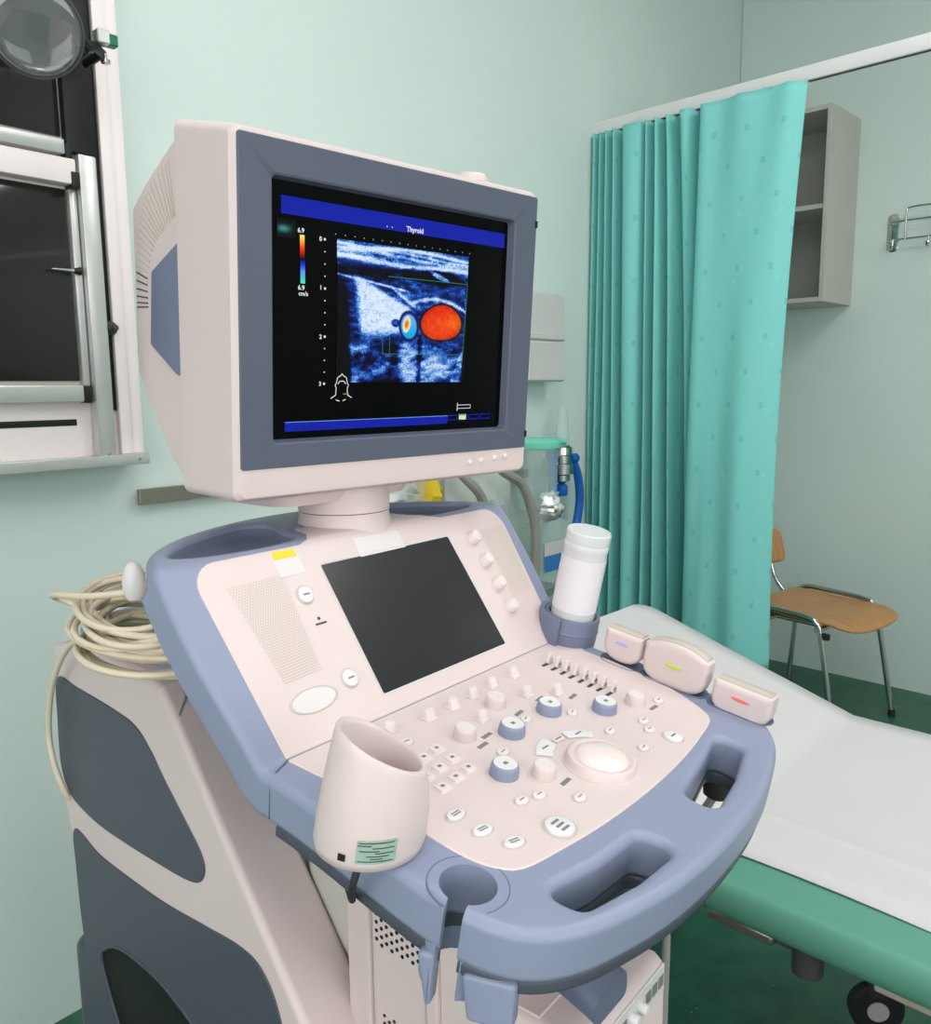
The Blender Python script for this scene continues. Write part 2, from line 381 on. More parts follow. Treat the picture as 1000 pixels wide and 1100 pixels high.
# storage dishes in the top tray
for sgn, lp in ((-1, trayL), (1, trayR)):
    cx = sum(p[0] for p in lp)/len(lp); cy = sum(p[1] for p in lp)/len(lp); rings = []
    for f, n in ((1.04, -.003), (1.0, -.005), (.97, -.009), (.9, -.013), (.75, -.016), (.4, -.017)):
        rings.append([kb(cx+(x-cx)*f, max(cy+(y-cy)*f, .2095), n) for x, y in lp])
    bm = bmesh.new(); loft(bm, rings, False, True)
    obj('storage_dish', newmesh('storage_dish', bm, 'panel_blue', 50), us)
# cup holder sleeve with open slot and drop guides
bm = bmesh.new(); rings = []
for n in (-.002, -.04, -.075):
    ring = []
    for r in (CUPR+.0005,):
        ang_o = math.atan2(-.30, -.95)
        for k in range(23):
            a = ang_o+.36+(2*math.pi-.72)*k/22; ring.append(kb(CUPC[0]+r*math.cos(a), CUPC[1]+r*math.sin(a), n))
        for k in range(22, -1, -1):
            a = ang_o+.36+(2*math.pi-.72)*k/22; ring.append(kb(CUPC[0]+(r+.006)*math.cos(a), CUPC[1]+(r+.006)*math.sin(a), n))
    rings.append(ring)
loft(bm, rings)
obj('cup_holder', newmesh('cup_holder', bm, 'blue', 40), us)
for sg in (-1, 1):
    bm = bmesh.new(); tube(bm, [kb(sg*.2175, .0, .0012), kb(sg*.236, -.008, .0012), kb(sg*.2415, -.0105, -.0015), kb(sg*.2455, -.0125, -.006), kb(sg*.2462, -.0135, -.012), kb(sg*.2462, -.015, -.036)], .0009, 6); obj('frame_seam', newmesh('frame_seam', bm, 'blue_dark'), us)
# thin ring inlay round the cup
bm = bmesh.new()
tube(bm, [kb(CUPC[0]+(CUPR+.009)*math.cos(a), CUPC[1]+(CUPR+.009)*math.sin(a), .0006) for a in [rad(-110+300*k/30)-.1 for k in range(31)]], .0007, 6)
obj('cup_rim_line', newmesh('cup_rim_line', bm, 'blue_dark'), us)
# drop guides below the cup slot and the long arm of the front tray
for (uu, ss, w_, h_, tp) in ((-.245, -.196, .014, .042, .3), (-.232, -.243, .040, .036, .85)):
    bm = plate([quadhole([(-w_/2, 0), (w_/2, 0), (w_/2*tp, -h_), (-w_/2*tp, -h_)], .004)], -.008, .008, .003, 2)
    xform(bm, Matrix.Rotation(rad(90), 4, 'X')); xform(bm, Matrix.Rotation(rad(-72), 4, 'Z'))
    obj('cup_guide', newmesh('cup_guide', bm, 'blue'), us, T(*kb(uu, ss, -.045)))
bm = bmesh.new()
prof = rrect(.05, .022, .007, 4)
loft(bm, [[(x+dx, v, z0+y) for x, y in prof] for dx, v, z0 in ((-.115, -.10, .948), (-.135, -.262, .918), (-.137, -.275, .915))])
obj('tray_arm', newmesh('tray_arm', bm, 'blue_dark'), us)

# cream control panel: lower keyboard half and upper touch-screen half, with the joint line between
kbl = [(-.2185, -.0005), (-.213, -.037), (-.206, -.09), (-.203, -.145), (-.201, -.185), (-.193, -.209), (-.178, -.224), (-.139, -.2315), (-.078, -.2385), (0, -.2415), (.078, -.2385), (.139, -.2315), (.178, -.224), (.193, -.209), (.205, -.185), (.214, -.158), (.219, -.12), (.2215, -.08), (.219, -.04), (.2175, -.0005)]
bm = plate([[kbl[0]]+smooth_loop(kbl, 3)[3:-3]+[kbl[-1]]], -.004, .0022, .0015, 2); bend(bm, [-.006, -.003])
panel = obj('control_panel', newmesh('control_panel', bm, 'cream', 40), us, wn=True); tag(panel, 'cream keyboard panel with knobs, keys and trackball')
upl = quadhole([(-.2185, .0005), (-.232, .197), (.245, .197), (.222, .0005)], .028, 6)
# keep the two joint corners sharp
upl = [(-.2185, .0005)] + [p for p in upl if p[1] > .04 and p[0] < 0] + [(-.098, .1972), (-.082, .203), (-.066, .222), (-.058, .25), (.088, .25), (.096, .222), (.112, .203), (.128, .1972)] + [p for p in upl if p[1] > .04 and p[0] > 0] + [(.222, .0005)]
ins_touch = rrect(.208, .149, .002, 2, .019, .0955)
bm = plate([upl, ins_touch], -.004, .0022, .0015, 2); bend(bm, [.003, .006, .188, .192, .196, .2, .204, .208, .212])
upper = obj('touch_panel', newmesh('touch_panel', bm, 'cream', 40), us, wn=True); tag(upper, 'cream upper panel with touch screen and speakers')
bm = bbox(-.1045, .1045, -.075, .075, -.003, .0017, .0003, 1)
obj('touch_screen', newmesh('touch_screen', bm, 'screen_off'), upper, kbM(.019, .0955))
bm = bmesh.new()
loft(bm, [[(x, y, -.001) for x, y in rrect(.2115, .1525, .003, 3)], [(x, y, .0028) for x, y in rrect(.2115, .1525, .003, 3)], [(x, y, .0024) for x, y in rrect(.2075, .1485, .002, 3)], [(x, y, -.001) for x, y in rrect(.2075, .1485, .002, 3)]], False, False)
obj('touch_screen_frame', newmesh('touch_screen_frame', bm, 'grey_plastic'), upper, kbM(.019, .0955))
# speaker grilles: rows of raised ribs on a recess plate
def grille(name, P, rows, cols):
    bm = bmesh.new(); P = [Vector(p) for p in P]
    dot = []
    for j in range(rows):
        for i in range(cols):
            a, b_ = (i+.5*(j % 2)+.25)/cols, (j+.5)/rows
            q = (P[0]*(1-a)+P[1]*a)*(1-b_)+(P[3]*(1-a)+P[2]*a)*b_
            c = kb(q.x, q.y, .0024); th = theta(q.y); e = Vector((1, 0, 0))*.0009; f = Vector((0, math.cos(th), math.sin(th)))*.0009
            bm.faces.new([bm.verts.new(c+e*x+f*y) for x, y in ((1, 0), (.5, .87), (-.5, .87), (-1, 0), (-.5, -.87), (.5, -.87))])
    o = obj(name, newmesh(name, bm, 'lens_grey', 0), upper); tag(o, kind='stuff'); return o
grille('speaker_grille', [(-.202, .168), (-.136, .169), (-.142, .065), (-.188, .063)], 40, 20)
grille('speaker_grille', [(.185, .168), (.236, .17), (.224, .076), (.180, .07)], 36, 16)
# stickers, buttons, knobs on the upper panel
def on(parent, name, me, u, s, n=.0022, rot=0.0): return obj(name, me, parent, kbM(u, s, n, rot))
bm = bmesh.new(); box(bm, -.0165, .0165, -.0135, .0135, 0, .0004, mi=0); box(bm, -.0145, .0145, .006, .0145, 0, .0007, mi=1)
on(upper, 'warning_sticker', newmesh('warning_sticker', bm, ['sticker', 'yellow']), -.123, .179)
on(upper, 'blank_sticker', newmesh('blank_sticker', bbox(-.036, .036, -.0115, .0115, 0, .0004), 'sticker'), .009, .180)
def disc(r, h, bev, mats='cream_key', legend=True, sx=1.0, sy=1.0, leg=(1, 1), ring=True):
    bm = bmesh.new()
    if ring: lathe(bm, [(r*1.22, 0), (r*1.22, .0004), (r*1.02, .0005)], 28, Matrix.Diagonal((sx, sy, 1, 1)), mi=2)
    lathe(bm, [(r, 0), (r, h-bev), (r-bev*.3, h-bev*.3), (r-bev, h), (r*.3, h*1.02)], 28, Matrix.Diagonal((sx, sy, 1, 1)))
    if legend:
        for k in range(leg[1]):
            y = (k-(leg[1]-1)/2)*r*.42*sy
            box(bm, -r*.45*leg[0]*sx, r*.45*leg[0]*sx, y-r*.1*sy, y+r*.1*sy, h*1.0, h*1.03+.0002, mi=1)
    return newmesh('k', bm, [mats, 'legend', 'key_edge'], 30)
m_btn = disc(.0088, .003, .001, 'white_key')
on(upper, 'power_button', m_btn, -.121, .142); on(upper, 'power_button', m_btn, -.116, .048)
bm = bmesh.new(); lathe(bm, [(.0285, 0), (.0285, .0006), (.026, .001), (.0255, .0006), (.02, .0008)], 36, Matrix.Diagonal((1, .42, 1, 1)), mis=[1, 1, 1, 0])
on(upper, 'oval_badge', newmesh('oval_badge', bm, ['sticker', 'key_edge']), -.165, .041)
bm = bmesh.new(); lathe(bm, [(.0018, 0), (.0018, .0005)], 10); box(bm, -.007, .007, -.0065, -.0045, 0, .0003)
on(upper, 'indicator_light', newmesh('indicator_light', bm, 'dark_grey'), -.118, .115)
bm = bmesh.new(); lathe(bm, [(.0085, 0), (.0085, .004), (.0075, .010), (.0065, .0115), (.002, .012)], 24)
m_small = newmesh('small_knob', bm, 'cream_key')
for s in (.159, .126, .093, .061): on(upper, 'volume_knob', m_small, .1625, s)
# --- keyboard
P = panel
def knob_mesh(r, h, side, top):
    bm = bmesh.new(); lathe(bm, [(r*1.03, 0), (r*1.0, h*.6), (r*.97, h*.8), (r*.91, h*.94), (r*.84, h), (r*.82, h), (r*.80, h*.97), (r*.2, h*.99)], 32, mis=[0, 0, 0, 0, 1, 1, 1])
    if top == 'white_key': box(bm, -r*.16, r*.16, -r*.14, r*.14, h*.95, h+.0003, mi=2)
    return newmesh('knob', bm, [side, top, 'legend'])
m_blue = knob_mesh(.0132, .0115, 'blue', 'white_key'); m_cream = knob_mesh(.0110, .0115, 'cream', 'cream_key'); 
for (u, s) in ((.0465, -.100), (.0985, -.137), (-.022, -.101), (-.0865, -.139)): on(P, 'rotary_knob', m_blue, u, s)
for (u, s) in ((.011, -.056), (-.065, -.076), (.142, -.151), (-.06, -.164)): on(P, 'rotary_knob', m_cream, u, s)
bm = bmesh.new(); lathe(bm, [(.007, 0), (.0065, .006), (.005, .010), (.002, .0105)], 20)
on(P, 'rotary_knob', newmesh('k', bm, 'cream_key'), -.115, -.024)
# paddle switches
bm = bmesh.new(); box(bm, -.0075, .0075, -.006, .006, 0, .0012, .0005, 1)
loft(bm, [[(x, y+oy, z) for x, y in rrect(wd, dp, .001, 2)] for wd, dp, oy, z in ((.0115, .010, .0, .001), (.011, .0065, .001, .005), (.0105, .0045, .002, .009), (.0095, .004, .002, .0098))])
m_pad = newmesh('paddle', bm, 'cream_key')
for (u, s) in ((-.065, -.028), (-.028, -.028), (.008, -.026), (.044, -.024), (.085, -.024), (.058, -.061), (.09, -.08), (-.024, -.063)): on(P, 'paddle_switch', m_pad, u, s-.003)
# time gain sliders
bm = bmesh.new(); box(bm, -.0135, .006, -.0019, .0019, 0, .0004, mi=1); box(bm, -.003, .005, -.0018, .0018, 0, .007, .0006, 1)
loft(bm, [[(x, y, z) for x, y in rrect(wd, .0036, .0008, 2)] for wd, z in ((.011, .0025), (.005, .0135))])
m_sl = newmesh('gain_slider', bm, ['cream_key', 'dark_grey'])
for k in range(8): on(P, 'gain_slider', m_sl, .148-.0004*k, -.034-.0125*k, rot=rad(2*(k % 3)-2))
# square keys (letter block), oval keys, round keys
bm = bmesh.new(); loft(bm, [[(x, y, z) for x, y in rrect(w_, w_*.82, .0014, 3)] for w_, z in ((.0155, 0), (.0155, .0004), (.0128, .0005), (.0124, .0020), (.0112, .0026))])
box(bm, -.002, .002, -.0016, .0016, .0025, .0028, mi=1)
m_sq = newmesh('key', bm, ['cream_key', 'legend'])
for r_ in range(3):
    for c_ in range(3):
        on(P, 'square_key', m_sq, -.1035-.0205*c_-.0008*r_, -.0735-.0195*r_-.0022*c_)
ov = disc(.0095, .0024, .001, 'white_key', sx=1.0, sy=.62, leg=(1.1, 2)); 
for (u, s, r_) in ((-.167, -.149, 0), (-.166, -.176, -8), (-.159, -.202, -16)): on(P, 'oval_key', ov, u, s, rot=rad(r_))
sm = disc(.0072, .0022, .0008, 'cream_key', sx=1, sy=.72)
for (u, s, r_) in ((-.116, -.0515, 0), (-.058, -.121, 10), (.064, -.122, 20), (.012, -.0985, 20), (.063, -.168, 10), (.112, -.181, 0), (.100, -.194, 0), (.061, -.207, 10), (-.064, -.209, 0), (-.108, -.1775, 0), (-.089, -.183, 0), (.162, -.1445, 0), (.170, -.170, 0)): on(P, 'oval_key', sm, u, s+.004, rot=rad(r_))
on(P, 'round_key', disc(.0125, .0028, .001, 'white_key', leg=(.9, 3)), -.114, -.216)
on(P, 'round_key', disc(.0098, .0028, .001, 'white_key'), .106, -.2135)
# wedge keys beside the trackball
def sector(r0, r1, a0, a1, h=.0022):
    lp = [(r1*math.cos(rad(a0+(a1-a0)*k/8)), r1*math.sin(rad(a0+(a1-a0)*k/8))) for k in range(9)] + [(r0*math.cos(rad(a1+(a0-a1)*k/8)), r0*math.sin(rad(a1+(a0-a1)*k/8))) for k in range(9)]
    return lp
for a0, a1, r0, r1, mm in ((98, 128, .044, .061, 'white_key'), (38, 72, .045, .057, 'white_key'), (77, 93, .046, .053, 'cream_key')):
    bm = plate([sector(r0, r1, a0, a1)], 0, .0024, .0008, 2)
    am = rad((a0+a1)/2); rm = (r0+r1)/2
    box(bm, rm*math.cos(am)-.005, rm*math.cos(am)+.005, rm*math.sin(am)-.001, rm*math.sin(am)+.001, .0024, .0026, mi=1)
    on(P, 'curved_key', newmesh('curved_key', bm, [mm, 'legend']), 0, -.188)
bm = bmesh.new()
lathe(bm, [(.0365, 0), (.0365, .0006), (.0345, .0008), (.034, .002), (.0335, .0065), (.032, .0085), (.0295, .0092), (.0275, .0084), (.0265, .0078), (.0255, .008)], 48)
tb = on(P, 'trackball_ring', newmesh('trackball_ring', bm, 'cream'), .0, -.189)
bm = bmesh.new(); lathe(bm, [(.0262, .006), (.025, .0088), (.021, .0118), (.013, .0144), (.006, .0152), (.001, .0154)], 40)
mat('ball', srgb(232, 216, 212), 0.15, coat=0.6)
on(P, 'trackball', newmesh('trackball', bm, 'ball'), .0, -.189)
# small printed captions beside the knobs (flat grey print)
bm = bmesh.new(); box(bm, -.0075, .0075, -.0022, .0022, 0, .00025); m_cap = newmesh('caption', bm, 'legend')
for (u, s, r_) in ((.018, -.082, 8), (-.045, -.088, 4), (-.0625, -.0965, 4), (.063, -.078, 6), (.098, -.098, 6), (.15, -.17, 0), (-.052, -.183, 4)):
    on(P, 'printed_caption', m_cap, u, s, .0022, rad(r_))
# holder for the gel bottle, on the frame
HG = kbM(.238, -.006)
HGm = Matrix.Rotation(rad(12), 4, 'X'); HGm.translation = kb(.238, -.004, 0)
bm = bmesh.new(); lathe(bm, [(.029, -.03), (.034, -.012), (.0355, .004), (.0355, .016), (.036, .0165), (.0365, .018), (.036, .0195), (.0355, .021), (.0355, .034), (.0345, .037), (.032, .037), (.0295, .034), (.0295, .008), (.02, .008)], 40)
obj('bottle_holder', newmesh('bottle_holder', bm, 'panel_blue'), us, HGm)
bm = bmesh.new(); loft(bm, [[(r*math.cos(a)*f, r*math.sin(a)*f, z) for a in [rad(80+110*k/20) for k in range(21)]]+[((r-.006)*math.cos(a)*f, (r-.006)*math.sin(a)*f, z) for a in [rad(190-110*k/20) for k in range(21)]] for r, f, z in ((.036, 1, -.02), (.041, 1, -.004), (.0425, 1, .02), (.0425, 1, .034), (.0415, 1, .037))])
obj('holder_collar', newmesh('holder_collar', bm, 'panel_blue', 40), us, HGm)
# wells for the probes
bm = bmesh.new()
for (s, w_) in ((-.088, .054), (-.157, .079), (-.237, .072)):
    lp = rrect(.032, w_, .0155, 8); o2 = bmesh.new(); Mw = kbM(.230, s)
    loft(o2, [[tuple(Mw @ Vector((x*f, y*g, n))) for x, y in lp] for f, g, n in ((1.14, 1.05, .0009), (1.10, 1.035, .0022), (1.0, 1.0, .0024), (.9, .96, .0014))], False, True)
    obj('probe_well', newmesh('probe_well', o2, ['blue_dark']), us)
bm.free()

# --- monitor swivel neck
bm = bmesh.new(); lathe(bm, [(.062, 1.205), (.058, 1.218), (.054, 1.228), (.053, 1.235), (.053, 1.2385)], 40)
lathe(bm, [(.0535, 1.2395), (.053, 1.262), (.05, 1.29)], 40)
neck = obj('swivel_neck', newmesh('swivel_neck', bm, 'cream'), us, T(.018, .17, 0))
bm = bmesh.new(); lathe(bm, [(.0522, 1.237), (.0522, 1.241)], 40); obj('swivel_gap', newmesh('swivel_gap', bm, 'black'), us, T(.018, .17, 0))
bm = bmesh.new(); loft(bm, [[(x, y, z) for x, y in rrect(w_, d_, .03, 5)] for w_, d_, z in ((.20, .13, 1.256), (.23, .16, 1.29))])
obj('tilt_base', newmesh('tilt_base', bm, 'cream'), us, T(.0, .2, 0))

# --- monitor (own frame: x right, y back, z up)
mon_w = Matrix.Translation((.628, .696, 1.443)) @ Matrix.Rotation(rad(-1.5), 4, 'Z') @ Matrix.Rotation(rad(4.0), 4, 'X')
us_w = Matrix.Translation((MX, MY, 0)) @ Matrix.Rotation(MYAW, 4, 'Z')
mon_l = us_w.inverted() @ mon_w
def mring(a0, a1, c0, c1, r, d): return [(x, d, z) for x, z in rrect(a1-a0, c1-c0, r, 6, (a0+a1)/2, (c0+c1)/2)]
bm = bmesh.new()
loft(bm, [mring(-.19, .19, -.13, .15, .012, -.0045), mring(-.2, .199, -.163, .163, .006, -.0045), mring(-.2045, .2035, -.1685, .1675, .008, -.0035), mring(-.2085, .207, -.1725, .1715, .010, .003), mring(-.211, .2095, -.178, .189, .012, .10), mring(-.209, .2075, -.176, .187, .012, .104), mring(-.206, .2045, -.170, .180, .012, .106),
          mring(-.206, .2045, -.147, .163, .012, .14), mring(-.206, .204, -.105, .142, .012, .18), mring(-.2055, .203, -.066, .122, .012, .211), mring(-.19, .19, -.05, .11, .012, .24), mring(-.15, .15, -.045, .095, .012, .32), mring(-.11, .11, -.035, .075, .012, .36)], False)
mon = obj('monitor', newmesh('monitor', bm, 'cream', 30), us, mon_l, wn=True); tag(mon, 'cream CRT monitor showing a colour thyroid scan')
# bezel
bm = bmesh.new()
loft(bm, [mring(-.204, .2025, -.1405, .1645, .003, -.0035), mring(-.204, .2025, -.1405, .1645, .003, -.0052), mring(-.2032, .2017, -.1397, .1637, .003, -.006), mring(-.171, .166, -.1175, .135, .006, -.006), mring(-.169, .164, -.1155, .133, .005, -.005), mring(-.166, .161, -.113, .1305, .004, .006)], False, False)
obj('bezel', newmesh('bezel', bm, 'bezel', 25), mon)
# CRT glass, faintly domed
bm = bmesh.new(); nx, nz = 24, 18; grid = []
def gd(x, z): return .004 - .004*(1-((x+.0025)/.17)**2)*(1-((z-.009)/.125)**2)
for j in range(nz+1):
    grid.append([bm.verts.new((-.17+.334*i/nx, gd(-.17+.334*i/nx, -.117+.251*j/nz), -.117+.251*j/nz)) for i in range(nx+1)])
for j in range(nz):
    for i in range(nx): bm.faces.new((grid[j][i], grid[j][i+1], grid[j+1][i+1], grid[j+1][i]))
obj('screen_glass', newmesh('screen_glass', bm, 'black_gloss'), mon)
def lay(bm, off): # drape onto the glass
    for v in bm.verts: v.co = Vector((v.co.x, gd(v.co.x, v.co.z)-off, v.co.z))
    return bm
def rectg(bm, x0, x1, z0, z1, n=8, mi=0):
    for i in range(n):
        a, b_ = x0+(x1-x0)*i/n, x0+(x1-x0)*(i+1)/n
        f = bm.faces.new([bm.verts.new((p, 0, q)) for p, q in ((a, z0), (b_, z0), (b_, z1), (a, z1))]); f.material_index = mi
bm = bmesh.new(); rectg(bm, -.154, .156, .1010, .1175, 16); obj('title_bar', newmesh('title_bar', lay(bm, .0006), 'em_blue', 0), mon)
bm = bmesh.new(); rectg(bm, -.1506, .0713, -.1062, -.0972, 12); rectg(bm, -.1506, .0713, -.0972, -.0966, 12, 1); rectg(bm, -.148, -.1455, -.1045, -.0985, 1, 1)
for x0, x1 in ((.0713, .0875), (.0893, .1053), (.107, .1245), (.1265, .1435)):
    for q in ((x0, x1, -.0972, -.0962), (x0, x1, -.1025, -.1015), (x0, x0+.001, -.102, -.097), (x1-.001, x1, -.102, -.097)): rectg(bm, *q, 1, 0)
rectg(bm, .0895, .102, -.1022, -.0958, 1, 2)
obj('status_bar', newmesh('status_bar', lay(bm, .0006), ['em_blue', 'em_lightblue', 'em_yellow'], 0), mon)
bm = bmesh.new()
for q in ((.0865, .1085, -.0850, -.0844), (.0865, .1085, -.0890, -.0884), (.1079, .1085, -.089, -.0844), (.0858, .0868, -.0915, -.082)): rectg(bm, *q, 1)
obj('slider_icon', newmesh('slider_icon', lay(bm, .0007), 'em_white', 0), mon)
def stext(s, x, z, size, m='em_white', name='screen_text'):
    b2 = text_bm(s, size); xform(b2, Matrix.Rotation(rad(90), 4, 'X')); bmesh.ops.translate(b2, verts=b2.verts, vec=(x, 0, z))
    obj(name, newmesh(name, lay(b2, .0009), m, 0), mon)
stext('Thyroid', .0005, .1025, .0075); stext('6.9', -.1362, .0858, .0062); stext('6.9', -.1362, .0322, .0062); stext('cm/s', -.1355, .0268, .0058)
stext('0', -.1115, .0805, .006); stext('1', -.1115, .0340, .006); stext('2', -.1115, -.0140, .006); stext('3', -.1115, -.0608, .006)
bm = bmesh.new()
for k in range(13):
    z = .0825-.01178*k; h = .0011 if k % 4 == 0 else .0006
    rectg(bm, -.105-h, -.105+h, z-h, z+h, 1)
for k in range(17):
    x = -.092+.0118*k; rectg(bm, x-.0004, x+.0004, .0885, .0893, 1)
for x in (-.0264, -.0194): rectg(bm, x-.0006, x+.0006, .1035, .1047, 1)
obj('scale_dots', newmesh('scale_dots', lay(bm, .0008), 'em_white', 0), mon)
# thin line drawings: neck pictogram
def sline(pts, w_, m, name):
    bm = bmesh.new()
    fine = []
    for (a, b_) in zip(pts[:-1], pts[1:]):
        if a is None or b_ is None: continue
        nn = max(1, int((Vector(b_)-Vector(a)).length/.008))
        fine += [(Vector(a).lerp(Vector(b_), k/nn), Vector(a).lerp(Vector(b_), (k+1)/nn)) for k in range(nn)]
    for a, b_ in fine:
        d = (b_-a).normalized(); n = Vector((-d.y, d.x))*w_/2
        bm.faces.new([bm.verts.new((p.x, 0, p.y)) for p in (a-n, b_-n, b_+n, a+n)])
    obj(name, newmesh(name, lay(bm, .0009), m, 0), mon)
sline([(-.0965, -.074), (-.0905, -.0705), (-.0900, -.063), (-.0915, -.0605), (-.0900, -.0585), (-.0885, -.0525), (-.0845, -.0505), (-.083, -.0485), (-.0815, -.0505), (-.0775, -.0525), (-.0760, -.0585), (-.0745, -.0605), (-.0760, -.063), (-.0755, -.0705), (-.0700, -.0735), None, (-.088, -.0592), (-.0855, -.0562), (-.0805, -.0562), (-.078, -.0592), None, (-.090, -.0755), (-.0855, -.0768), None, (-.0815, -.0766), (-.0775, -.0750)], .0008, 'em_white', 'neck_pictogram')
sline([(-.081, -.0695), (-.0735, -.0693)], .0008, 'em_amber', 'neck_pictogram')
sline([(-.025, .0536), (.0942, .0541), (.0902, -.0262), (-.0309, -.0272), (-.0315, -.0085), None, (-.0215, -.0272), (-.0215, -.0085)], .0006, 'em_green', 'region_box')
# screen colour scales + scan image as coloured grids
def cgrid(name, x0, x1, z0, z1, nx, nz, fun, off, strength=1.55):
    X, Zz = np.meshgrid(np.linspace(0, 1, nx), np.linspace(0, 1, nz))
    col = fun(X, Zz)
    me = bpy.data.meshes.new(name)
    xs = x0+(x1-x0)*X; zs = z0+(z1-z0)*Zz
    ys = .004-.004*(1-((xs+.0025)/.17)**2)*(1-((zs-.009)/.125)**2)-off
    me.vertices.add(nx*nz); me.vertices.foreach_set('co', np.stack([xs, ys, zs], -1).astype(np.float32).ravel())
    idx = np.arange(nx*nz).reshape(nz, nx)
    q = np.stack([idx[:-1, :-1], idx[:-1, 1:], idx[1:, 1:], idx[1:, :-1]], -1).reshape(-1, 4)
    me.loops.add(q.size); me.loops.foreach_set('vertex_index', q.ravel().astype(np.int32))
    me.polygons.add(len(q)); me.polygons.foreach_set('loop_start', np.arange(0, q.size, 4, dtype=np.int32)); me.polygons.foreach_set('loop_total', np.full(len(q), 4, dtype=np.int32))
    me.update(calc_edges=True)
    at = me.color_attributes.new('scan', 'FLOAT_COLOR', 'POINT')
    c4 = np.concatenate([np.where(col <= .04045, col/12.92, ((col+.055)/1.055)**2.4), np.ones(col.shape[:2]+(1,))], -1)
    at.data.foreach_set('color', c4.astype(np.float32).ravel())
    m = bpy.data.materials.new(name); m.use_nodes = True; nt = m.node_tree; b = nt.nodes['Principled BSDF']
    a = nt.nodes.new('ShaderNodeAttribute'); a.attribute_name = 'scan'
    b.inputs['Base Color'].default_value = (0.004, 0.004, 0.005, 1); b.inputs['Roughness'].default_value = .06; b.inputs['Specular IOR Level'].default_value = .12
    nt.links.new(a.outputs['Color'], b.inputs['Emission Color']); b.inputs['Emission Strength'].default_value = strength
    me.materials.append(m); return obj(name, me, mon)
rng = np.random.default_rng(3)
def vnoise(X, Y, fx, fy, seed):
    g = np.random.default_rng(seed).random((int(fy)+3, int(fx)+3)); x = X*fx; y = Y*fy
    i = np.floor(x).astype(int); j = np.floor(y).astype(int); a = x-i; b_ = y-j; i = i % (int(fx)+2); j = j % (int(fy)+2); a = a*a*(3-2*a); b_ = b_*b_*(3-2*b_)
    return (g[j, i]*(1-a)+g[j, i+1]*a)*(1-b_)+(g[j+1, i]*(1-a)+g[j+1, i+1]*a)*b_
def sstep(x, a, b_): t = np.clip((x-a)/(b_-a), 0, 1); return t*t*(3-2*t)
def scan(X, Zz):
    # picture coordinates: X 0..1 to the right, Y 0..1 downward
    Y = 1-Zz
    v = .25+.16*(vnoise(X, Y, 9, 14, 1)-.5)+.3*(vnoise(X, Y, 22, 50, 2)-.5)
    # skin layers
    for y0, wd, am in ((.015, .012, .45), (.04, .01, .35), (.065, .012, .3), (.115, .018, .62)):
        yy = Y-(y0+.02*X+.012*np.sin(X*7+y0*40)); v += am*np.exp(-(yy/wd)**2)
    v += .15*sstep(-Y, -.13, -.1)
    # dark strap muscle bands
    v -= .22*np.exp(-((Y-.2-.02*np.sin(X*5))/.045)**2)*sstep(-X, -.42, -.36)
    e = ((X-.70)/.27)**2+((Y-.19-.06*(X-.7))/.06)**2; v -= .32*sstep(-e, -1.25, -.7)
    e = ((X-.76+.0)/.09)**2+((Y-.185-.35*(X-.76))/.022)**2; v += .65*sstep(-e, -1.3, -.3)
    # bright fascia line and thyroid lobe wedge
    f = Y-(.235+.16*X); v += .55*np.exp(-(f/.008)**2)*sstep(-X, -.55, -.45)
    lobe = sstep(X-(.07+.10*Y), 0, .06)*sstep(Y-(.20+.52*np.clip(X-.1, 0, 1)), 0, .05)*sstep(-Y, -.72, -.58)*sstep(-(X-.53), -.03, .03)*sstep(-(Y+.55*(X-.2)), -.86, -.70)
    v = v*(1-lobe)+lobe*(.85+.25*(vnoise(X, Y, 70, 70, 5)-.5))
    # tissue above the vein, bright capsule curve
    t = sstep(Y, .29, .32)*sstep(-Y, -.46, -.42)*sstep(X, .4, .46)*sstep(-X, -.82, -.74); v += t*.16*vnoise(X, Y, 34, 34, 6)
    g = Y-(.455-.10*np.sin(np.clip((X-.42)/.6, 0, 1)*math.pi)+.09*(X < .6)*(1-np.clip((X-.42)/.2, 0, 1))*0); v += .5*np.exp(-(g/.014)**2)*sstep(X, .5, .58)
    f2 = Y-(.28+.75*(X-.36)); v += .4*np.exp(-(f2/.012)**2)*sstep(X, .36, .4)*sstep(-X, -.58, -.52)
    # deep streaks
    deep = sstep(Y, .66, .74)
    v += deep*(.45*(vnoise(X+.35*Y, Y, 9, 16, 8)-.42)+.25*(vnoise(X+.3*Y, Y, 26, 34, 9)-.5))
    v += .3*np.exp(-((X-.5)/.07)**2)*deep; v += .22*np.exp(-((X-.78)/.16)**2)*sstep(Y, .7, .78)
    # acoustic shadow strips
    v -= .35*np.exp(-((X-.605)/.018)**2)*sstep(Y, .62, .68)
    v -= .3*sstep(Y, .60, .7)*np.exp(-((X-.40)/.05)**2)
    v -= .6*sstep(-(X-(.055+.05*Y)), -.015, .03)*sstep(Y, .2, .45)
    v += .2*(rng.random(X.shape)-.5)+.08*(vnoise(X, Y, 90, 60, 12)-.5)
    for cx, cy, rx, ry in ((.415, .555, .035, .03),):
        e = ((X-cx)/rx)**2+((Y-cy)/ry)**2; v -= .6*sstep(-e, -1.3, -.8)
    v = np.clip(v, 0, 1)*(.62+.80*rng.random(X.shape))+.03*lobe; v = np.clip(v*1.12, 0, 1)
    xp = [0, .12, .3, .5, .7, .88, 1]
    R = np.interp(v, xp, [.0, .01, .03, .08, .42, .80, .93]); G = np.interp(v, xp, [.0, .02, .12, .36, .68, .90, .96]); B = np.interp(v, xp, [.03, .14, .46, .78, .93, .98, .99])
    col = np.stack([R, G, B], -1)
    # artery ring
    e = np.sqrt(((X-.515-.04*(Y-.57))/.068)**2+((Y-.575)/.103)**2)
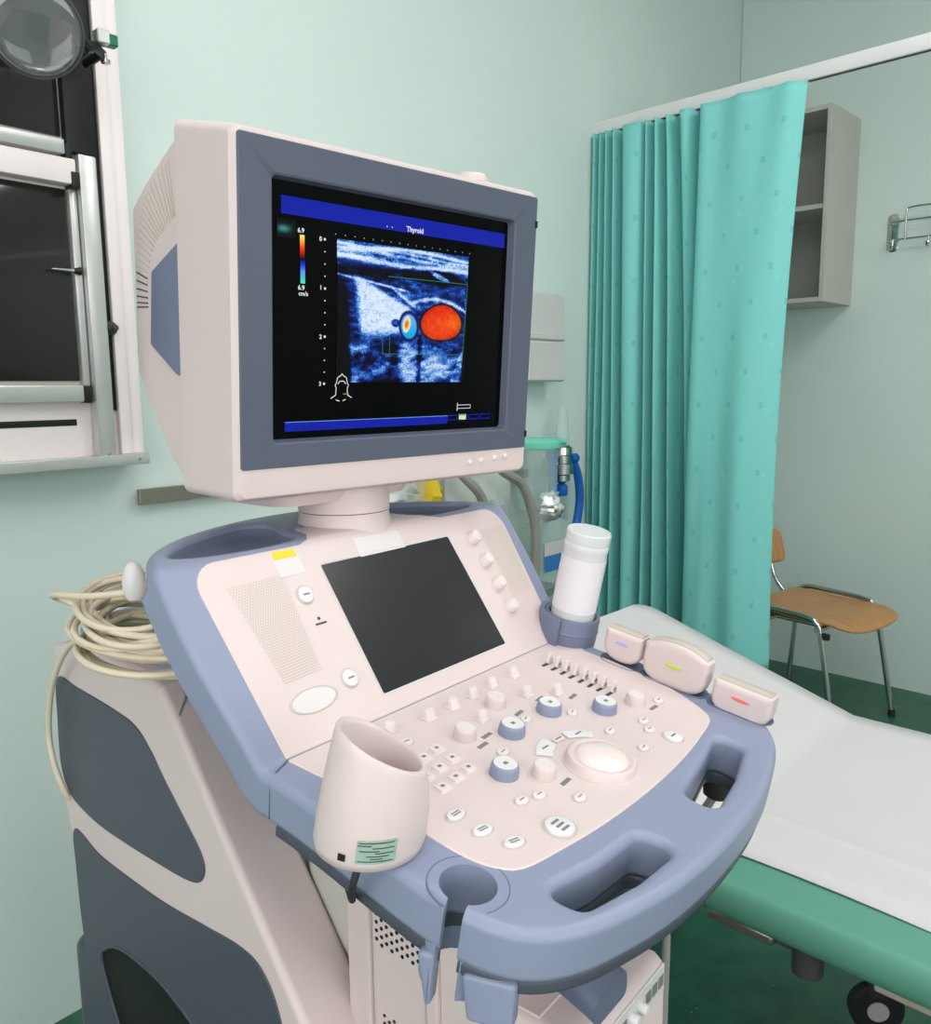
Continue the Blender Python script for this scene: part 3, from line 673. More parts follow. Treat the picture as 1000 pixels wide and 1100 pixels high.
    ring = sstep(-e, -1.22, -1.08)[..., None]; col = col*(1-ring)+ring*np.array([.03, .10, .38])
    k = sstep(-e, -1.0, -.8)[..., None]; ty = sstep(Y, .5, .66)[..., None]; col = col*(1-k)+k*(np.array([.42, .68, .93])*(1-ty)+np.array([.10, .66, .86])*ty)
    e2 = np.sqrt(((X-.498-.12*(.56-Y))/.026)**2+((Y-.56)/.055)**2)
    for lim, c in ((1.25, (.85, .92, .95)), (1.0, (.98, .82, .45)), (.62, (.9, .45, .05))):
        k = sstep(-e2, -lim, -lim+.22)[..., None]; col = col*(1-k)+k*np.array(c)
    # vein, filled red
    ang = np.arctan2(Y-.535, X-.78); rr = 1+.05*np.cos(2*ang+.5)+.03*np.sin(3*ang)
    e = np.sqrt(((X-.78)/.165)**2+((Y-.535)/.145)**2)/rr
    k = sstep(-e, -1.12, -1.02)[..., None]; col = col*(1-k)+k*np.array([.16, .02, .05])
    h = np.clip(.35*vnoise(X, Y, 60, 60, 21)+.75*vnoise(X, Y, 8, 8, 22)*sstep(Y+.4*X, .72, .98), 0, 1)
    red = np.stack([.90+.08*h, .10+.46*h, .01+.08*h], -1)*(1-.18*sstep(e, .6, 1.0))[..., None]
    k = sstep(-e, -1.0, -.95)[..., None]; col = col*(1-k)+k*red
    # lateral fade of the trapezoid
    edge = sstep(X-(.0+.075*sstep(Y, .1, 1.0)), -.004, .004)*sstep(-(X-(1-.035*Y)), -.003, .003)
    return np.clip(col*edge[..., None], 0, 1)
cgrid('scan_image', -.0905, .0955, -.0575, .0848, 300, 240, scan, .0006)
def ramp(c):
    c = np.array(c)
    def f(X, Zz):
        t = Zz*(len(c)-1); i = np.clip(t.astype(int), 0, len(c)-2); a = (t-i)[..., None]; return c[i]*(1-a)+c[i+1]*a
    return f
cgrid('velocity_scale', -.1335, -.1283, .0615, .0838, 3, 24, ramp([(.15, .02, .05), (.75, .08, .02), (.95, .35, .02), (.98, .75, .25), (.95, .95, .55)]), .0006)
cgrid('velocity_scale', -.1331, -.1279, .0383, .0603, 3, 24, ramp([(.35, .9, .65), (.3, .75, .85), (.4, .62, .95), (.15, .3, .9), (.02, .03, .5)]), .0006)
def reflection_smear(X, Zz):
    k = np.exp(-((Zz-.5)/.22)**2)*np.exp(-((X-.35)/.42)**2)*sstep(X, 0, .1)*sstep(-X, -1, -.8); return k[..., None]*np.array([.25, .56, .54])
cgrid('screen_glow', -.159, -.138, .079, .096, 16, 16, reflection_smear, .0005)  # greenish room reflection on the glass, painted as emissive colour
# front buttons, latches, side panel, vents, top dial
bm = bmesh.new(); lathe(bm, [(.0036, 0), (.0034, .002), (.002, .003), (.0005, .0032)], 16, Matrix.Rotation(rad(90), 4, 'X')); m_fb = newmesh('button', bm, 'cream_key')
for x, z in ((.1042, -.1535), (.1232, -.1523), (.1476, -.151), (.1659, -.1497)): obj('button', m_fb, mon, T(x, -.0045, z))
for z in (.133, -.123): obj('latch_slot', newmesh('latch_slot', bbox(.1995, .2025, -.0075, -.005, z-.004, z+.004), 'black'), mon)
bm = plate([quadhole([(.1, .076), (.108, .073), (.166, .048), (.1735, -.027), (.115, -.056), (.1, -.058)], .004)], -.002, .002, .0008, 2)
Ms = Matrix(((0, 0, 1, 0), (1, 0, 0, 0), (0, 1, 0, 0), (0, 0, 0, 1)))   # plate x,y -> monitor y,z
xform(bm, Ms); obj('side_panel', newmesh('side_panel', bm, 'panel_blue'), mon, T(-.2062, 0, 0))
inner = catmull([(.1785, .012, 0), (.1765, .045, 0), (.158, .074, 0), (.135, .088, 0), (.112, .098, 0)], 10)
outer = catmull([(.2090, .012, 0), (.2068, .055, 0), (.197, .098, 0), (.172, .132, 0), (.125, .155, 0)], 10)
NV = 24
for k in range(NV):
    t = k/(NV-1)*(len(inner)-1); i = min(int(t), len(inner)-2); f = t-i
    a, b_ = inner[i].lerp(inner[i+1], f), outer[i].lerp(outer[i+1], f)
    d = (b_-a).normalized(); n = Vector((-d.y, d.x, 0))*.0007; a = a+d*.002; b_ = b_-d*.002
    bm = bmesh.new(); xa = -.2066
    lo = [bm.verts.new((xa, p.x, p.y)) for p in (a-n, b_-n, b_+n, a+n)]; hi = [bm.verts.new((xa+.004, p.x, p.y)) for p in (a-n, b_-n, b_+n, a+n)]
    bm.faces.new(lo)
    for q in range(4): bm.faces.new((lo[q], hi[q], hi[(q+1) % 4], lo[(q+1) % 4]))
    obj('vent_slot', newmesh('vent_slot', bm, 'dark_grey' if k < 6 else 'lens_grey', 0), mon)
bm = bmesh.new(); lathe(bm, [(.019, 0), (.019, .012), (.0175, .015), (.015, .016)], 28); obj('top_dial', newmesh('top_dial', bm, 'cream'), mon, T(.142, .05, .172))

# --- cart body
SH = [(.507, 1.060), (.45, 1.071), (.379, 1.074), (.299, 1.069), (.262, 1.056), (.242, 1.034), (.157, .916), (.041, .759), (-.02, .66), (-.05, .55), (-.06, .42), (-.05, .16), (.42, .16), (.425, .42), (.451, .549), (.475, .69), (.511, .846), (.514, .95)]
SHs = quadhole(SH, .01, 2)
Mside = Matrix(((0, 0, 1, 0), (1, 0, 0, 0), (0, 1, 0, 0), (0, 0, 0, 1)))   # plate (x,y,z) -> (v,z,u): x'=z, y'=x, z'=y
upP = smooth_loop([(.497, 1.018), (.446, 1.016), (.36, 1.008), (.315, .999), (.285, .976), (.262, .950), (.225, .913), (.198, .884), (.194, .862), (.214, .844), (.28, .840), (.399, .842), (.46, .852), (.489, .866), (.506, .898), (.505, .96)], 5)
loP = smooth_loop([(.484, .816), (.43, .803), (.387, .798), (.285, .794), (.2, .7985), (.134, .801), (.098, .788), (.074, .745), (.06, .66), (.04, .5), (.05, .36), (.39, .36), (.43, .44), (.462, .545), (.482, .66), (.488, .76)], 5)
ovP = smooth_loop([(.437, .645), (.422, .673), (.385, .688), (.33, .688), (.28, .679), (.22, .65), (.18, .59), (.18, .48), (.25, .43), (.34, .46), (.40, .56)], 5)
for sg in (-1, 1):
    bm = plate([SHs], .10, .18, .009, 3); xform(bm, Mside); xform(bm, Matrix.Scale(sg, 4, (1, 0, 0)))
    bmesh.ops.recalc_face_normals(bm, faces=bm.faces)
    sh = obj('side_shell', newmesh('side_shell', bm, 'cream', 40), us, wn=True)
    for nm, lp, m_, d0, d1, hl in (('side_cover', upP, 'panel_slate', .178, .1818, []), ('side_cover', loP, 'panel_slate', .178, .1818, [ovP])):
        bm = plate([lp]+hl, d0, d1, .0012, 2); xform(bm, Mside); xform(bm, Matrix.Scale(sg, 4, (1, 0, 0))); bmesh.ops.recalc_face_normals(bm, faces=bm.faces)
        obj(nm, newmesh(nm, bm, m_, 40), sh, wn=True)
    # dark well inside the oval opening, with a bright lip
    cx = sum(p[0] for p in ovP)/len(ovP); cy = sum(p[1] for p in ovP)/len(ovP); bm = bmesh.new()
    loft(bm, [[(sg*d, cx+(x-cx)*f, cy+(y-cy)*f) for x, y in ovP] for d, f in ((.1812, 1.0), (.1805, .985), (.1803, .6), (.1802, .2))], False, True)
    obj('side_recess', newmesh('side_recess', bm, 'black', 40), sh)
    bm = bmesh.new(); tube(bm, [(sg*.1815, x, y) for x, y in ovP], .0022, 8, closed=True)
    obj('recess_lip', newmesh('recess_lip', bm, 'panel_slate'), sh)
    # seam across the shell top and down its front face
    bm = bmesh.new(); tube(bm, [(sg*.152, .5, 1.0615), (sg*.152, .45, 1.0712), (sg*.152, .379, 1.0743), (sg*.152, .299, 1.0692), (sg*.152, .262, 1.0565), (sg*.156, .248, 1.043), (sg*.172, .238, 1.028)], .0011, 6)
    obj('shell_seam', newmesh('shell_seam', bm, 'legend'), sh)
# core between the shells
bm = plate([quadhole([(.50, 1.03), (.22, 1.03), (.13, .88), (.12, .70), (.10, .2), (.41, .2), (.44, .6)], .01, 2)], -.1, .1, .004, 1); xform(bm, Mside); bmesh.ops.recalc_face_normals(bm, faces=bm.faces)
obj('cart_core', newmesh('cart_core', bm, 'cabinet'), us)
bm = bbox(-.10, .03, .055, .125, .58, .935, .012, 3); obj('column_cover', newmesh('column_cover', bm, 'cabinet'), us)
# blue shelf on top of the body and the blue support rising to the console
bm = plate([smooth_loop([(-.155, .27), (-.16, .38), (-.15, .49), (-.08, .525), (.08, .525), (.15, .49), (.16, .38), (.155, .27), (.08, .2), (-.08, .2)], 5)], 1.03, 1.082, .008, 2)
obj('top_shelf', newmesh('top_shelf', bm, 'blue', 40), us, wn=True)
bm = bmesh.new()
loft(bm, [[(x, y+oy, z) for x, y in rrect(w_, d_, .03, 5)] for w_, d_, oy, z in ((.16, .12, .17, .80), (.18, .20, .09, .88), (.19, .26, .05, .93), (.19, .28, .05, .985), (.19, .20, .15, 1.06), (.19, .14, .20, 1.14), (.19, .10, .225, 1.19))])
obj('console_support', newmesh('console_support', bm, 'blue_dark', 45), us)
# electronics box under the console: perforated side, front with sockets
bm = bbox(-.125, .035, -.16, .035, .66, .885, .006, 2); xform(bm, Matrix.Identity(4))
ebox = obj('electronics_box', newmesh('electronics_box', bm, 'cream', 40), us, wn=True)
bm = bmesh.new(); 
for r_ in range(9):
    for c_ in range(4):
        y = -.012-.0068*r_; z = .872-.009*c_-.0045*(r_ % 2)
        lathe(bm, [(.0021, 0), (.0021, .0004)], 8, T(-.1272, y, z) @ Matrix.Rotation(rad(-90), 4, 'Y'))
for r_ in range(8):
    for c_ in range(11):
        y = -.020-.0066*r_; z = .765-.0085*c_-.0042*(r_ % 2)
        lathe(bm, [(.0019, 0), (.0019, .0004)], 8, T(-.1272, y, z) @ Matrix.Rotation(rad(-90), 4, 'Y'))
o = obj('vent_perforation', newmesh('vent_perforation', bm, 'black', 0), ebox); tag(o, kind='stuff')
for y0, y1 in ((-.004, .006), (-.092, -.078)):
    obj('box_rib', newmesh('box_rib', bbox(-.131, -.124, y0, y1, .66, .888, .002, 1), 'cream'), ebox)
obj('box_plate', newmesh('box_plate', bbox(-.127, -.122, -.074, -.008, .68, .878, .001, 1), 'cream'), ebox)
# video printer unit in front
bm = bmesh.new(); loft(bm, [[(x-.037, v, z+dz) for x, z in rrect(w_, h_, .012, 4)] for w_, h_, v, dz in ((.158, .13, -.02, .770), (.158, .13, -.205, .770), (.158, .10, -.228, .785), (.152, .086, -.236, .789), (.147, .078, -.239, .790))])
prt = obj('printer_unit', newmesh('printer_unit', bm, 'cream', 40), us)
obj('printer_lid', newmesh('printer_lid', bbox(-.108, .034, -.19, -.03, .834, .8365, .001, 1), 'cream'), prt)
obj('printer_fascia', newmesh('printer_fascia', bbox(-.106, .033, -.2415, -.230, .800, .829, .001, 1), 'grey_plastic'), prt)
bm = bmesh.new(); lathe(bm, [(.0055, 0), (.0055, .006), (.0045, .0075), (.001, .008)], 18, Matrix.Rotation(rad(90), 4, 'X')); m_ = newmesh('k', bm, 'white_key')
for x in (-.035, -.018): obj('printer_button', m_, prt, T(x, -.2415, .814))
for x in (-.062, -.05, -.002, .011, .024): obj('printer_icon', newmesh('printer_icon', bbox(x-.005, x+.005, -.2422, -.2414, .809, .820), 'legend'), prt)
bm = plate([rrect(.34, .13, .03, 5, 0, .49)], .17, .625, .012, 3); obj('rear_housing', newmesh('rear_housing', bm, 'panel_slate', 40), us, wn=True)
# base and castors
bm = plate([rrect(.52, .68, .08, 6, 0, .17)], .10, .17, .02, 3); obj('base', newmesh('base', bm, 'panel_slate', 40), us, wn=True)
bm = bmesh.new(); lathe(bm, [(.03, -.018), (.055, -.018), (.06, -.012), (.06, .012), (.055, .018), (.03, .018)], 28, Matrix.Rotation(rad(90), 4, 'Y')); box(bm, -.024, .024, -.03, .03, .02, .09, .006, 2, mi=1)
m_ = newmesh('castor', bm, ['rubber', 'dark_grey'])
for x, y in ((-.21, -.1), (.21, -.1), (-.21, .45), (.21, .45)): obj('castor', m_, us, T(x, y, .06))
# cable hook with white egg knob
bm = bmesh.new(); box(bm, -.02, .02, -.006, .006, -.012, .010, .003, 2)
obj('cable_hook', newmesh('cable_hook', bm, 'white_key'), us, T(-.185, .235, 1.172) @ Matrix.Rotation(rad(70), 4, 'Z'))
bm = bmesh.new(); lathe(bm, [(.002, -.022), (.0085, -.019), (.0118, -.010), (.0122, 0), (.0105, .010), (.0068, .018), (.0015, .0215)], 24)
hk = obj('hook_knob', newmesh('hook_knob', bm, 'white_key'), us, T(-.2, .262, 1.180)); tag(hk, 'white egg-shaped knob')
# supply hoses behind the monitor
def hose(pts, r, m_='grey_hose', name='monitor_cable', parent=None, label=None):
    bm = bmesh.new(); tube(bm, pts, r, 10, 8); return obj(name, newmesh(name, bm, m_), parent)
# ================================================================== THINGS ON THE CONSOLE
def world_on_machine(M): return us_w @ M
def thing_m(name, label, cat, M, group=None):
    o = thing(name, label, cat, group=group); o.matrix_world = M; return o
# gel warmer cup
gw = thing_m('gel_warmer', 'white slanted gel warmer cup with green rating sticker on console rim', 'gel warmer', us_w @ T(*(kb(-.238, -.121, -.003))) @ Matrix.Rotation(rad(4), 4, 'X'))
bm = bmesh.new(); seg = 48
def wring(r, z0, slope, rr=1.0):
    # slanted ring: high on one side, low on the other, axis leaning a little
    out = []
    for i in range(seg):
        a = 2*math.pi*i/seg; x, y = r*math.cos(a), r*math.sin(a)
        out.append((x+.10*z0*.72, y-.10*z0*.69, z0 + slope*(-.77*x+.62*y)))
    return out
rings = [wring(.037, 0, 0), wring(.0415, .002, 0), wring(.0430, .009, 0), wring(.0424, .030, .0), wring(.0396, .054, .18), wring(.0358, .0735, .46), wring(.0345, .0785, .54), wring(.0333, .0805, .56), wring(.0312, .0805, .56), wring(.0296, .0775, .54), wring(.0290, .052, .2), wring(.029, .025, 0), wring(.02, .020, 0)]
loft(bm, rings)
obj('cup_body', newmesh('cup_body', bm, 'cream', 60), gw)
def patch(r, a0, a1, z0, z1, n=10, off=.0004, taper=0.0, cut=None):
    bm = bmesh.new(); vs = []
    for k in range(n+1):
        a = rad(a0+(a1-a0)*k/n); vs.append([bm.verts.new(((r+off)*math.cos(a)+.072*z, (r+off)*math.sin(a)-.069*z, z)) for z in (z0, z1)])
    for k in range(n): bm.faces.new((vs[k][0], vs[k+1][0], vs[k+1][1], vs[k][1]))
    return bm
A0 = 222.0   # direction of the camera side
st = obj('rating_sticker', newmesh('rating_sticker', patch(.0430, A0-12, A0+27, .0095, .0275), 'label_green'), gw)
bm = bmesh.new()
for k, (z, a, b_) in enumerate(((.0245, -10, 24), (.0225, -11, 2), (.0205, 3, 24), (.0182, -9, 10), (.0165, 6, 24), (.0142, -2, 20), (.0122, 2, 14), (.0102, -10, 24))):
    merge(bm, patch(.0430, A0+a, A0+b_, z+.0011, z+.0019, 8, .0008))
obj('sticker_print', newmesh('sticker_print', bm, 'legend_dark', 0), st)
obj('power_socket', newmesh('power_socket', patch(.0430, A0-30, A0-22, .0095, .0150, 3, .0006), 'black', 0), gw)
hose([(-.030, -.020, .004), (-.034, -.018, -.012), (-.012, .005, -.045), (.04, .07, -.07)], .0028, 'rubber', 'power_cord', gw)

# gel bottle
gb = thing_m('gel_bottle', 'clear bottle filled with white gel, standing in the grey-blue holder', 'bottle', us_w @ HGm @ T(0, 0, .0085))
bm = bmesh.new(); lathe(bm, [(.024, 0), (.0275, .003), (.0278, .02), (.0278, .108), (.0272, .114), (.028, .116), (.028, .122), (.0272, .124), (.0278, .126), (.0278, .137), (.0265, .139), (.012, .139)], 40)
obj('bottle_shell', newmesh('bottle_shell', bm, 'gel_plastic', 30), gb)
bm = bmesh.new(); lathe(bm, [(.022, .004), (.0255, .006), (.0255, .034), (.0262, .035)], 36); obj('gel_fill', newmesh('gel_fill', bm, 'gel_plastic'), gb)
bm = bmesh.new(); lathe(bm, [(.0284, .036), (.0284, .106)], 40, cap=False); obj('white_label', newmesh('white_label', bm, 'gel'), gb)

# probes in their wells
def probe(label, s, wd, ht, arch, mark, u=.232, n0=.003):
    t = thing_m('transducer_probe', label, 'ultrasound probe', us_w @ kbM(u, s, n0), 'probes in the console rim')
    hw = wd/2
    lp = []
    # outline in (y, z): flat or arched head at the top, rounded bottom
    n = 10
    for k in range(n+1):
        a = math.pi*k/n; lp.append((-hw*math.cos(a)*(.98 if 0 < k < n else 1), ht*.42-ht*.42*math.sin(a)**.75))
    top = []
    for k in range(13):
        y = hw-2*hw*k/12; top.append((y, ht*.9+arch*(1-(y/hw)**2)))
    loop = lp+top
    bm = plate([loop], -.0125, .0125, .006, 3)
    Mx = Matrix(((0, 0, 1, 0), (1, 0, 0, 0), (0, 1, 0, 0), (0, 0, 0, 1))); xform(bm, Mx)
    obj('probe_housing', newmesh('probe_housing', bm, 'cream', 50), t, wn=True)
    # lens strip along the head
    bm = bmesh.new()
    ring = lambda y, z: [(x, y, z+dz) for x, dz in ((-.0075, -.003), (-.0075, .0008), (-.005, .0022), (.005, .0022), (.0075, .0008), (.0075, -.003))]
    loft(bm, [ring(hw*.9-1.8*hw*k/12, ht*.9+arch*(1-((hw*.9-1.8*hw*k/12)/hw)**2)) for k in range(13)])
    obj('acoustic_lens', newmesh('acoustic_lens', bm, 'lens_grey', 40), t)
    bm = bmesh.new(); lathe(bm, [(.011, 0), (.010, .0008), (.004, .0011)], 24, T(-.0125, 0, ht*.58) @ Matrix.Rotation(rad(-90), 4, 'Y') @ Matrix.Diagonal((.17, 1.0 if wd > .06 else .8, 1, 1)))
    obj('orientation_mark', newmesh('orientation_mark', bm, mark), t)
    return t
p1 = probe('smallest cream ultrasound probe with violet mark, beside the gel bottle', -.088, .050, .043, .0, 'mark_violet')
p2 = probe('largest cream ultrasound probe with arched head and yellow-green mark', -.157, .080, .052, .010, 'mark_lime', .230, -.004)
p3 = probe('cream flat-headed ultrasound probe with red mark, nearest the handle corner', -.240, .068, .044, .0, 'mark_red', .226, -.006)
# cable of the near probe: strain relief under the handle and cord to the floor
bpy.context.view_layer.update(); pw = p3.matrix_world.inverted()
bm = bmesh.new(); lathe(bm, [(.010, -.035), (.017, -.03), (.019, .0), (.017, .006), (.004, .008)], 20, pw @ T(0.859, 0.426, .94)); obj('strain_relief', newmesh('strain_relief', bm, 'rubber'), p3)
hose([pw @ Vector(p) for p in ((0.859, 0.426, .92), (0.886, 0.450, .88), (.905, .525, .74), (.922, .524, .66), (.922, .524, .55), (.922, .524, .40), (.92, .52, .2), (.92, .6, .012), (1.0, .85, .012))], .0055, 'grey_hose', 'probe_cord', p3)

# coiled probe cable on the shelf
cc = thing_m('cable_coil', 'cream probe cable coiled in loops on top of the cart', 'cable', us_w @ T(-.175, .285, 1.088))
bm = bmesh.new(); random.seed(4)
pts = []
turns = 17
for k in range(turns*14):
    a = 2*math.pi*k/14+rad(30); tt = k/14
    rx = .050+.014*math.sin(tt*2.1); ry = .088+.018*math.sin(tt*1.7+1)
    ox = .012*math.sin(tt*3.3); oy = .012*math.cos(tt*2.7)
    z = .004+.0036*tt+.014*math.sin(a+1.0)*(.4+.05*tt)
    pts.append((ox+rx*math.cos(a), oy+ry*math.sin(a), z))
tube(bm, pts, .0037, 8, 3)
obj('coil_loops', newmesh('coil_loops', bm, 'cable', 60), cc)
bm = bmesh.new()
tube(bm, [(-.02, -.03, .082), (-.045, .03, .072), (-.05, .10, .064), (-.03, .148, .050), (-.01, .13, .036), (-.03, .05, .030), (-.045, -.05, .034), (-.03, -.1, .05)], .0038, 8, 8)
tube(bm, [(-.03, -.12, .042), (-.012, -.05, .075), (.0, .04, .06), (-.02, .09, .045), (-.045, .05, .04), (-.05, 0, .035)], .0038, 8, 8)
obj('loose_loop', newmesh('loose_loop', bm, 'cable', 60), cc)
bm = bmesh.new()
tube(bm, [(.01, -.11, .02), (-.04, -.06, .025), (-.045, .04, .016), (-.03, .12, -.004), (-.025, .18, -.06), (-.02, .2155, -.13), (-.018, .215, -.18), (-.01, .205, -.225), (.01, .22, -.26), (.03, .24, -.4)], .0038, 8, 8)
obj('cable_tail', newmesh('cable_tail', bm, 'cable', 60), cc)

# ================================================================== WALL A: film viewer, magnifier, rail
VY = 1.87
fv = thing('film_viewer', 'wall-mounted film viewer with dark glass panes and white sliding frame', 'film viewer', (.3725, yA(.3725), 1.245), WA); fv.scale = (.931,)*3
def fvb(name, x0, x1, z0, z1, y0, y1, m_, bev=.002, parent=None, label=None):
    o = obj(name, newmesh(name, bbox(x0-.40, x1-.40, y0-YA, y1-YA, z0-1.235, z1-1.235, bev, 2), m_), parent or fv); return o
fvb('housing', -.35, .852, 1.225, 2.50, 1.875, YA-.0005, 'frame_white')
fvb('side_frame', .826, .852, 1.236, 2.50, 1.860, 1.876, 'frame_white')
fvb('side_frame', .852, .884, 1.236, 2.50, 1.868, YA-.0005, 'frame_white')
fvb('pane', -.30, .745, 1.905, 2.45, 1.868, 1.8745, 'dark_glass')
fvb('pane', -.30, .745, 1.40, 1.80, 1.866, 1.8745, 'dark_glass')
fvb('blind_strip', .748, .812, 1.875, 2.50, 1.852, 1.8745, 'black', .003)
fvb('cross_rail', -.32, .742, 1.866, 1.897, 1.846, 1.8745, 'alu', .004)
fvb('cross_rail', -.32, .758, 1.806, 1.858, 1.838, 1.8745, 'frame_white', .004)
fvb('rail_cap', .742, .756, 1.858, 1.889, 1.846, 1.872, 'black')
fvb('rail_cap', .746, .764, 1.800, 1.832, 1.836, 1.872, 'black')
fvb('stile', .748, .764, 1.36, 1.80, 1.858, 1.8745, 'alu')
fvb('stile', .766, .805, 1.232, 1.872, 1.842, 1.8745, 'alu', .004)
fvb('slide_slot', .8065, .8255, 1.335, 2.50, 1.870, 1.8745, 'black', .001)
fvb('cross_rail', -.32, .745, 1.355, 1.392, 1.848, 1.8745, 'alu', .004)
fvb('rail_cap', .744, .760, 1.353, 1.390, 1.846, 1.872, 'black')
fvb('slide_slot', -.30, .735, 1.304, 1.318, 1.8735, 1.8765, 'black', .001)
fvb('ledge', -.35, .88, 1.212, 1.236, 1.838, YA-.0005, 'alu', .002)
bm = bmesh.new(); lathe(bm, [(.014, 0), (.016, .008), (.012, .018), (.007, .022), (.006, .034), (.004, .036)], 20, Matrix.Rotation(rad(90), 4, 'X'))
obj('slide_knob', newmesh('slide_knob', bm, 'dark_grey'), fv, T(.819-.40, 1.868-YA, 1.516-1.235))
bm = bmesh.new(); lathe(bm, [(.009, 0), (.005, .012), (.0035, .014), (.0028, .05), (.001, .06)], 14, Matrix.Rotation(rad(-90), 4, 'Y'), mis=[0, 0, 1, 1])
obj('stop_pin', newmesh('stop_pin', bm, ['black', 'steel']), fv, T(.757-.40, 1.852-YA, 1.632-1.235))
bm = bmesh.new()
for x, z in ((.787, 1.240), (.855, 1.224)):
    bm = bmesh.new(); lathe(bm, [(.004, 0), (.0035, .0012), (.001, .0014)], 14, T(x-.40, (1.842 if x < .8 else 1.838)-YA, z-1.235) @ Matrix.Rotation(rad(90), 4, 'X')); obj('screw_head', newmesh('screw_head', bm, 'steel'), fv)
# magnifier
mc = Vector((.650, 1.72, 2.04)); mn = (Vector((0, 0, CAM_H))-mc).normalized(); mn = (mn+Vector((.0, .0, -.1))).normalized()
Mg = Matrix.Translation(mc) @ mn.to_track_quat('Z', 'Y').to_matrix().to_4x4()
MGL = Vector((.605, 1.600, 1.994))
mg = thing_m('magnifying_glass', 'round magnifying glass on a black clamp arm in front of the film viewer', 'magnifier', Matrix.Translation(MGL)); mg.scale = (.931,)*3
iM = Matrix.Translation(mc).inverted()
bm = bmesh.new(); R_ = .0785
lathe(bm, [(R_+.001, -.006), (R_+.004, -.006), (R_+.005, 0), (R_+.004, .006), (R_+.001, .006), (R_+.001, -.006)], 56, iM @ Mg, cap=False)
obj('lens_rim', newmesh('lens_rim', bm, 'dark_grey'), mg)
bm = bmesh.new(); prof = [(R_*math.sin(rad(90*k/10))+1e-4, .009*math.cos(rad(90*k/10))-.0) for k in range(11)]
lathe(bm, prof[::1]+[(p[0], -p[1]) for p in prof[::-1][1:]], 48, iM @ Mg); bmesh.ops.recalc_face_normals(bm, faces=bm.faces)
obj('lens', newmesh('lens', bm, 'lens', 60), mg)
def gW(px): return Vector(px)-mc
bm = bmesh.new(); tube(bm, [gW((.725, 1.72, 2.045)), gW((.742, 1.725, 2.035)), gW((.765, 1.735, 2.045)), gW((.79, 1.76, 2.045)), gW((.795, 1.85, 2.05))], [.018, .014, .009, .009, .009], 10)
obj('clamp_arm', newmesh('clamp_arm', bm, 'black'), mg)
bm = bmesh.new(); tube(bm, [gW((.738, 1.722, 2.03)), gW((.705, 1.74, 1.995))], [.01, .006], 8); obj('arm_brace', newmesh('arm_brace', bm, 'black'), mg)
obj('clamp_block', newmesh('clamp_block', bbox(.005, .03, -.012, .012, -.008, .018, .002, 1), 'alu'), mg, T(.762-mc.x, 1.735-mc.y, 2.06-mc.z))
obj('clamp_insert', newmesh('clamp_insert', bbox(-.008, .012, -.01, .01, -.01, .012, .002, 1), 'green_metal'), mg, T(.797-mc.x, 1.735-mc.y, 2.062-mc.z))
bm = bmesh.new(); lathe(bm, [(.003, .012), (.003, 0), (.009, 0), (.009, -.006), (.004, -.008)], 16); obj('clamp_screw', newmesh('clamp_screw', bm, 'steel'), mg, T(.785-mc.x, 1.735-mc.y, 2.025-mc.z))
# metal wall rail under the viewer
wr = thing('wall_rail', 'short brushed metal equipment rail on the wall below the film viewer', 'rail', (1.145, yA(1.145), 1.144), WA); wr.scale = (.954,)*3
obj('rail_bar', newmesh('rail_bar', bbox(-.335, .9, -.027, -.012, -.019, .017, .001, 1), 'steel_dull'), wr)
for x in (-.2, .3, .8): obj('rail_spacer', newmesh('rail_spacer', bbox(x-.015, x+.015, -.013, -.0002, -.012, .012), 'dark_grey'), wr)

# wall boxes and medical gas gear at the far end of wall A
db = thing('towel_dispenser', 'light grey towel dispenser box on the wall behind the monitor', 'dispenser', (2.307, yA(2.307), 1.395), WA)
bm = bmesh.new(); loft(bm, [[(x, y, z) for x, y in ((-.12, 0), (.097, 0), (.097, -d_), (.092, -d_-.005), (-.115, -d_-.005), (-.12, -d_))] for z, d_ in ((0, .075), (.006, .085), (.13, .085), (.132, .08), (.138, .08))])
obj('dispenser_body', newmesh('dispenser_body', bm, 'grey_plastic'), db)
bm = bmesh.new(); loft(bm, [[(x, y, z) for x, y in ((-.12, 0), (.097, 0), (.097, -d_), (.092, -d_-.005), (-.115, -d_-.005), (-.12, -d_))] for z, d_ in ((.140, .082), (.145, .087), (.16, .087), (.162, .083), (.29, .083), (.298, .07))])
obj('dispenser_lid', newmesh('dispenser_lid', bm, 'grey_plastic'), db)
# flowmeter
fl = thing('flowmeter', 'clear oxygen flowmeter tube with chrome valve and blue knobs on the wall', 'flowmeter', (2.405, yA(2.405), 1.022), WA)
def FL(x, y, z): return (x-2.428, y-YA, z-1.02)
bm = bmesh.new(); lathe(bm, [(.027, 1.165), (.019, 1.285), (.013, 1.305), (.008, 1.31)], 20); obj('sight_tube', newmesh('sight_tube', bm, 'clear'), fl, T(*FL(0+2.428, 1.86, 1.02)) @ T(0, 0, -1.02))
bm = bmesh.new(); lathe(bm, [(.012, 1.03), (.03, 1.04), (.03, 1.06), (.042, 1.065), (.042, 1.10), (.034, 1.105), (.034, 1.13), (.038, 1.135), (.036, 1.16), (.022, 1.17)], 24); tube(bm, [(0, 0, 1.1), (0, .077, 1.1)], .014, 12); tube(bm, [(-.05, 0, 1.1), (.05, 0, 1.1)], .01, 12)
obj('valve_body', newmesh('valve_body', bm, 'steel', 30), fl, T(0, 1.86-YA, -1.02))
for x, z in ((-.06, 1.135), (.075, 1.115)):
    bm = bmesh.new(); lathe(bm, [(.016, -.02), (.018, -.015), (.018, .015), (.014, .022)], 18, T(x, 1.86-YA, z-1.02) @ Matrix.Rotation(rad(90), 4, 'Y')); obj('valve_knob', newmesh('valve_knob', bm, 'blue_tube'), fl)
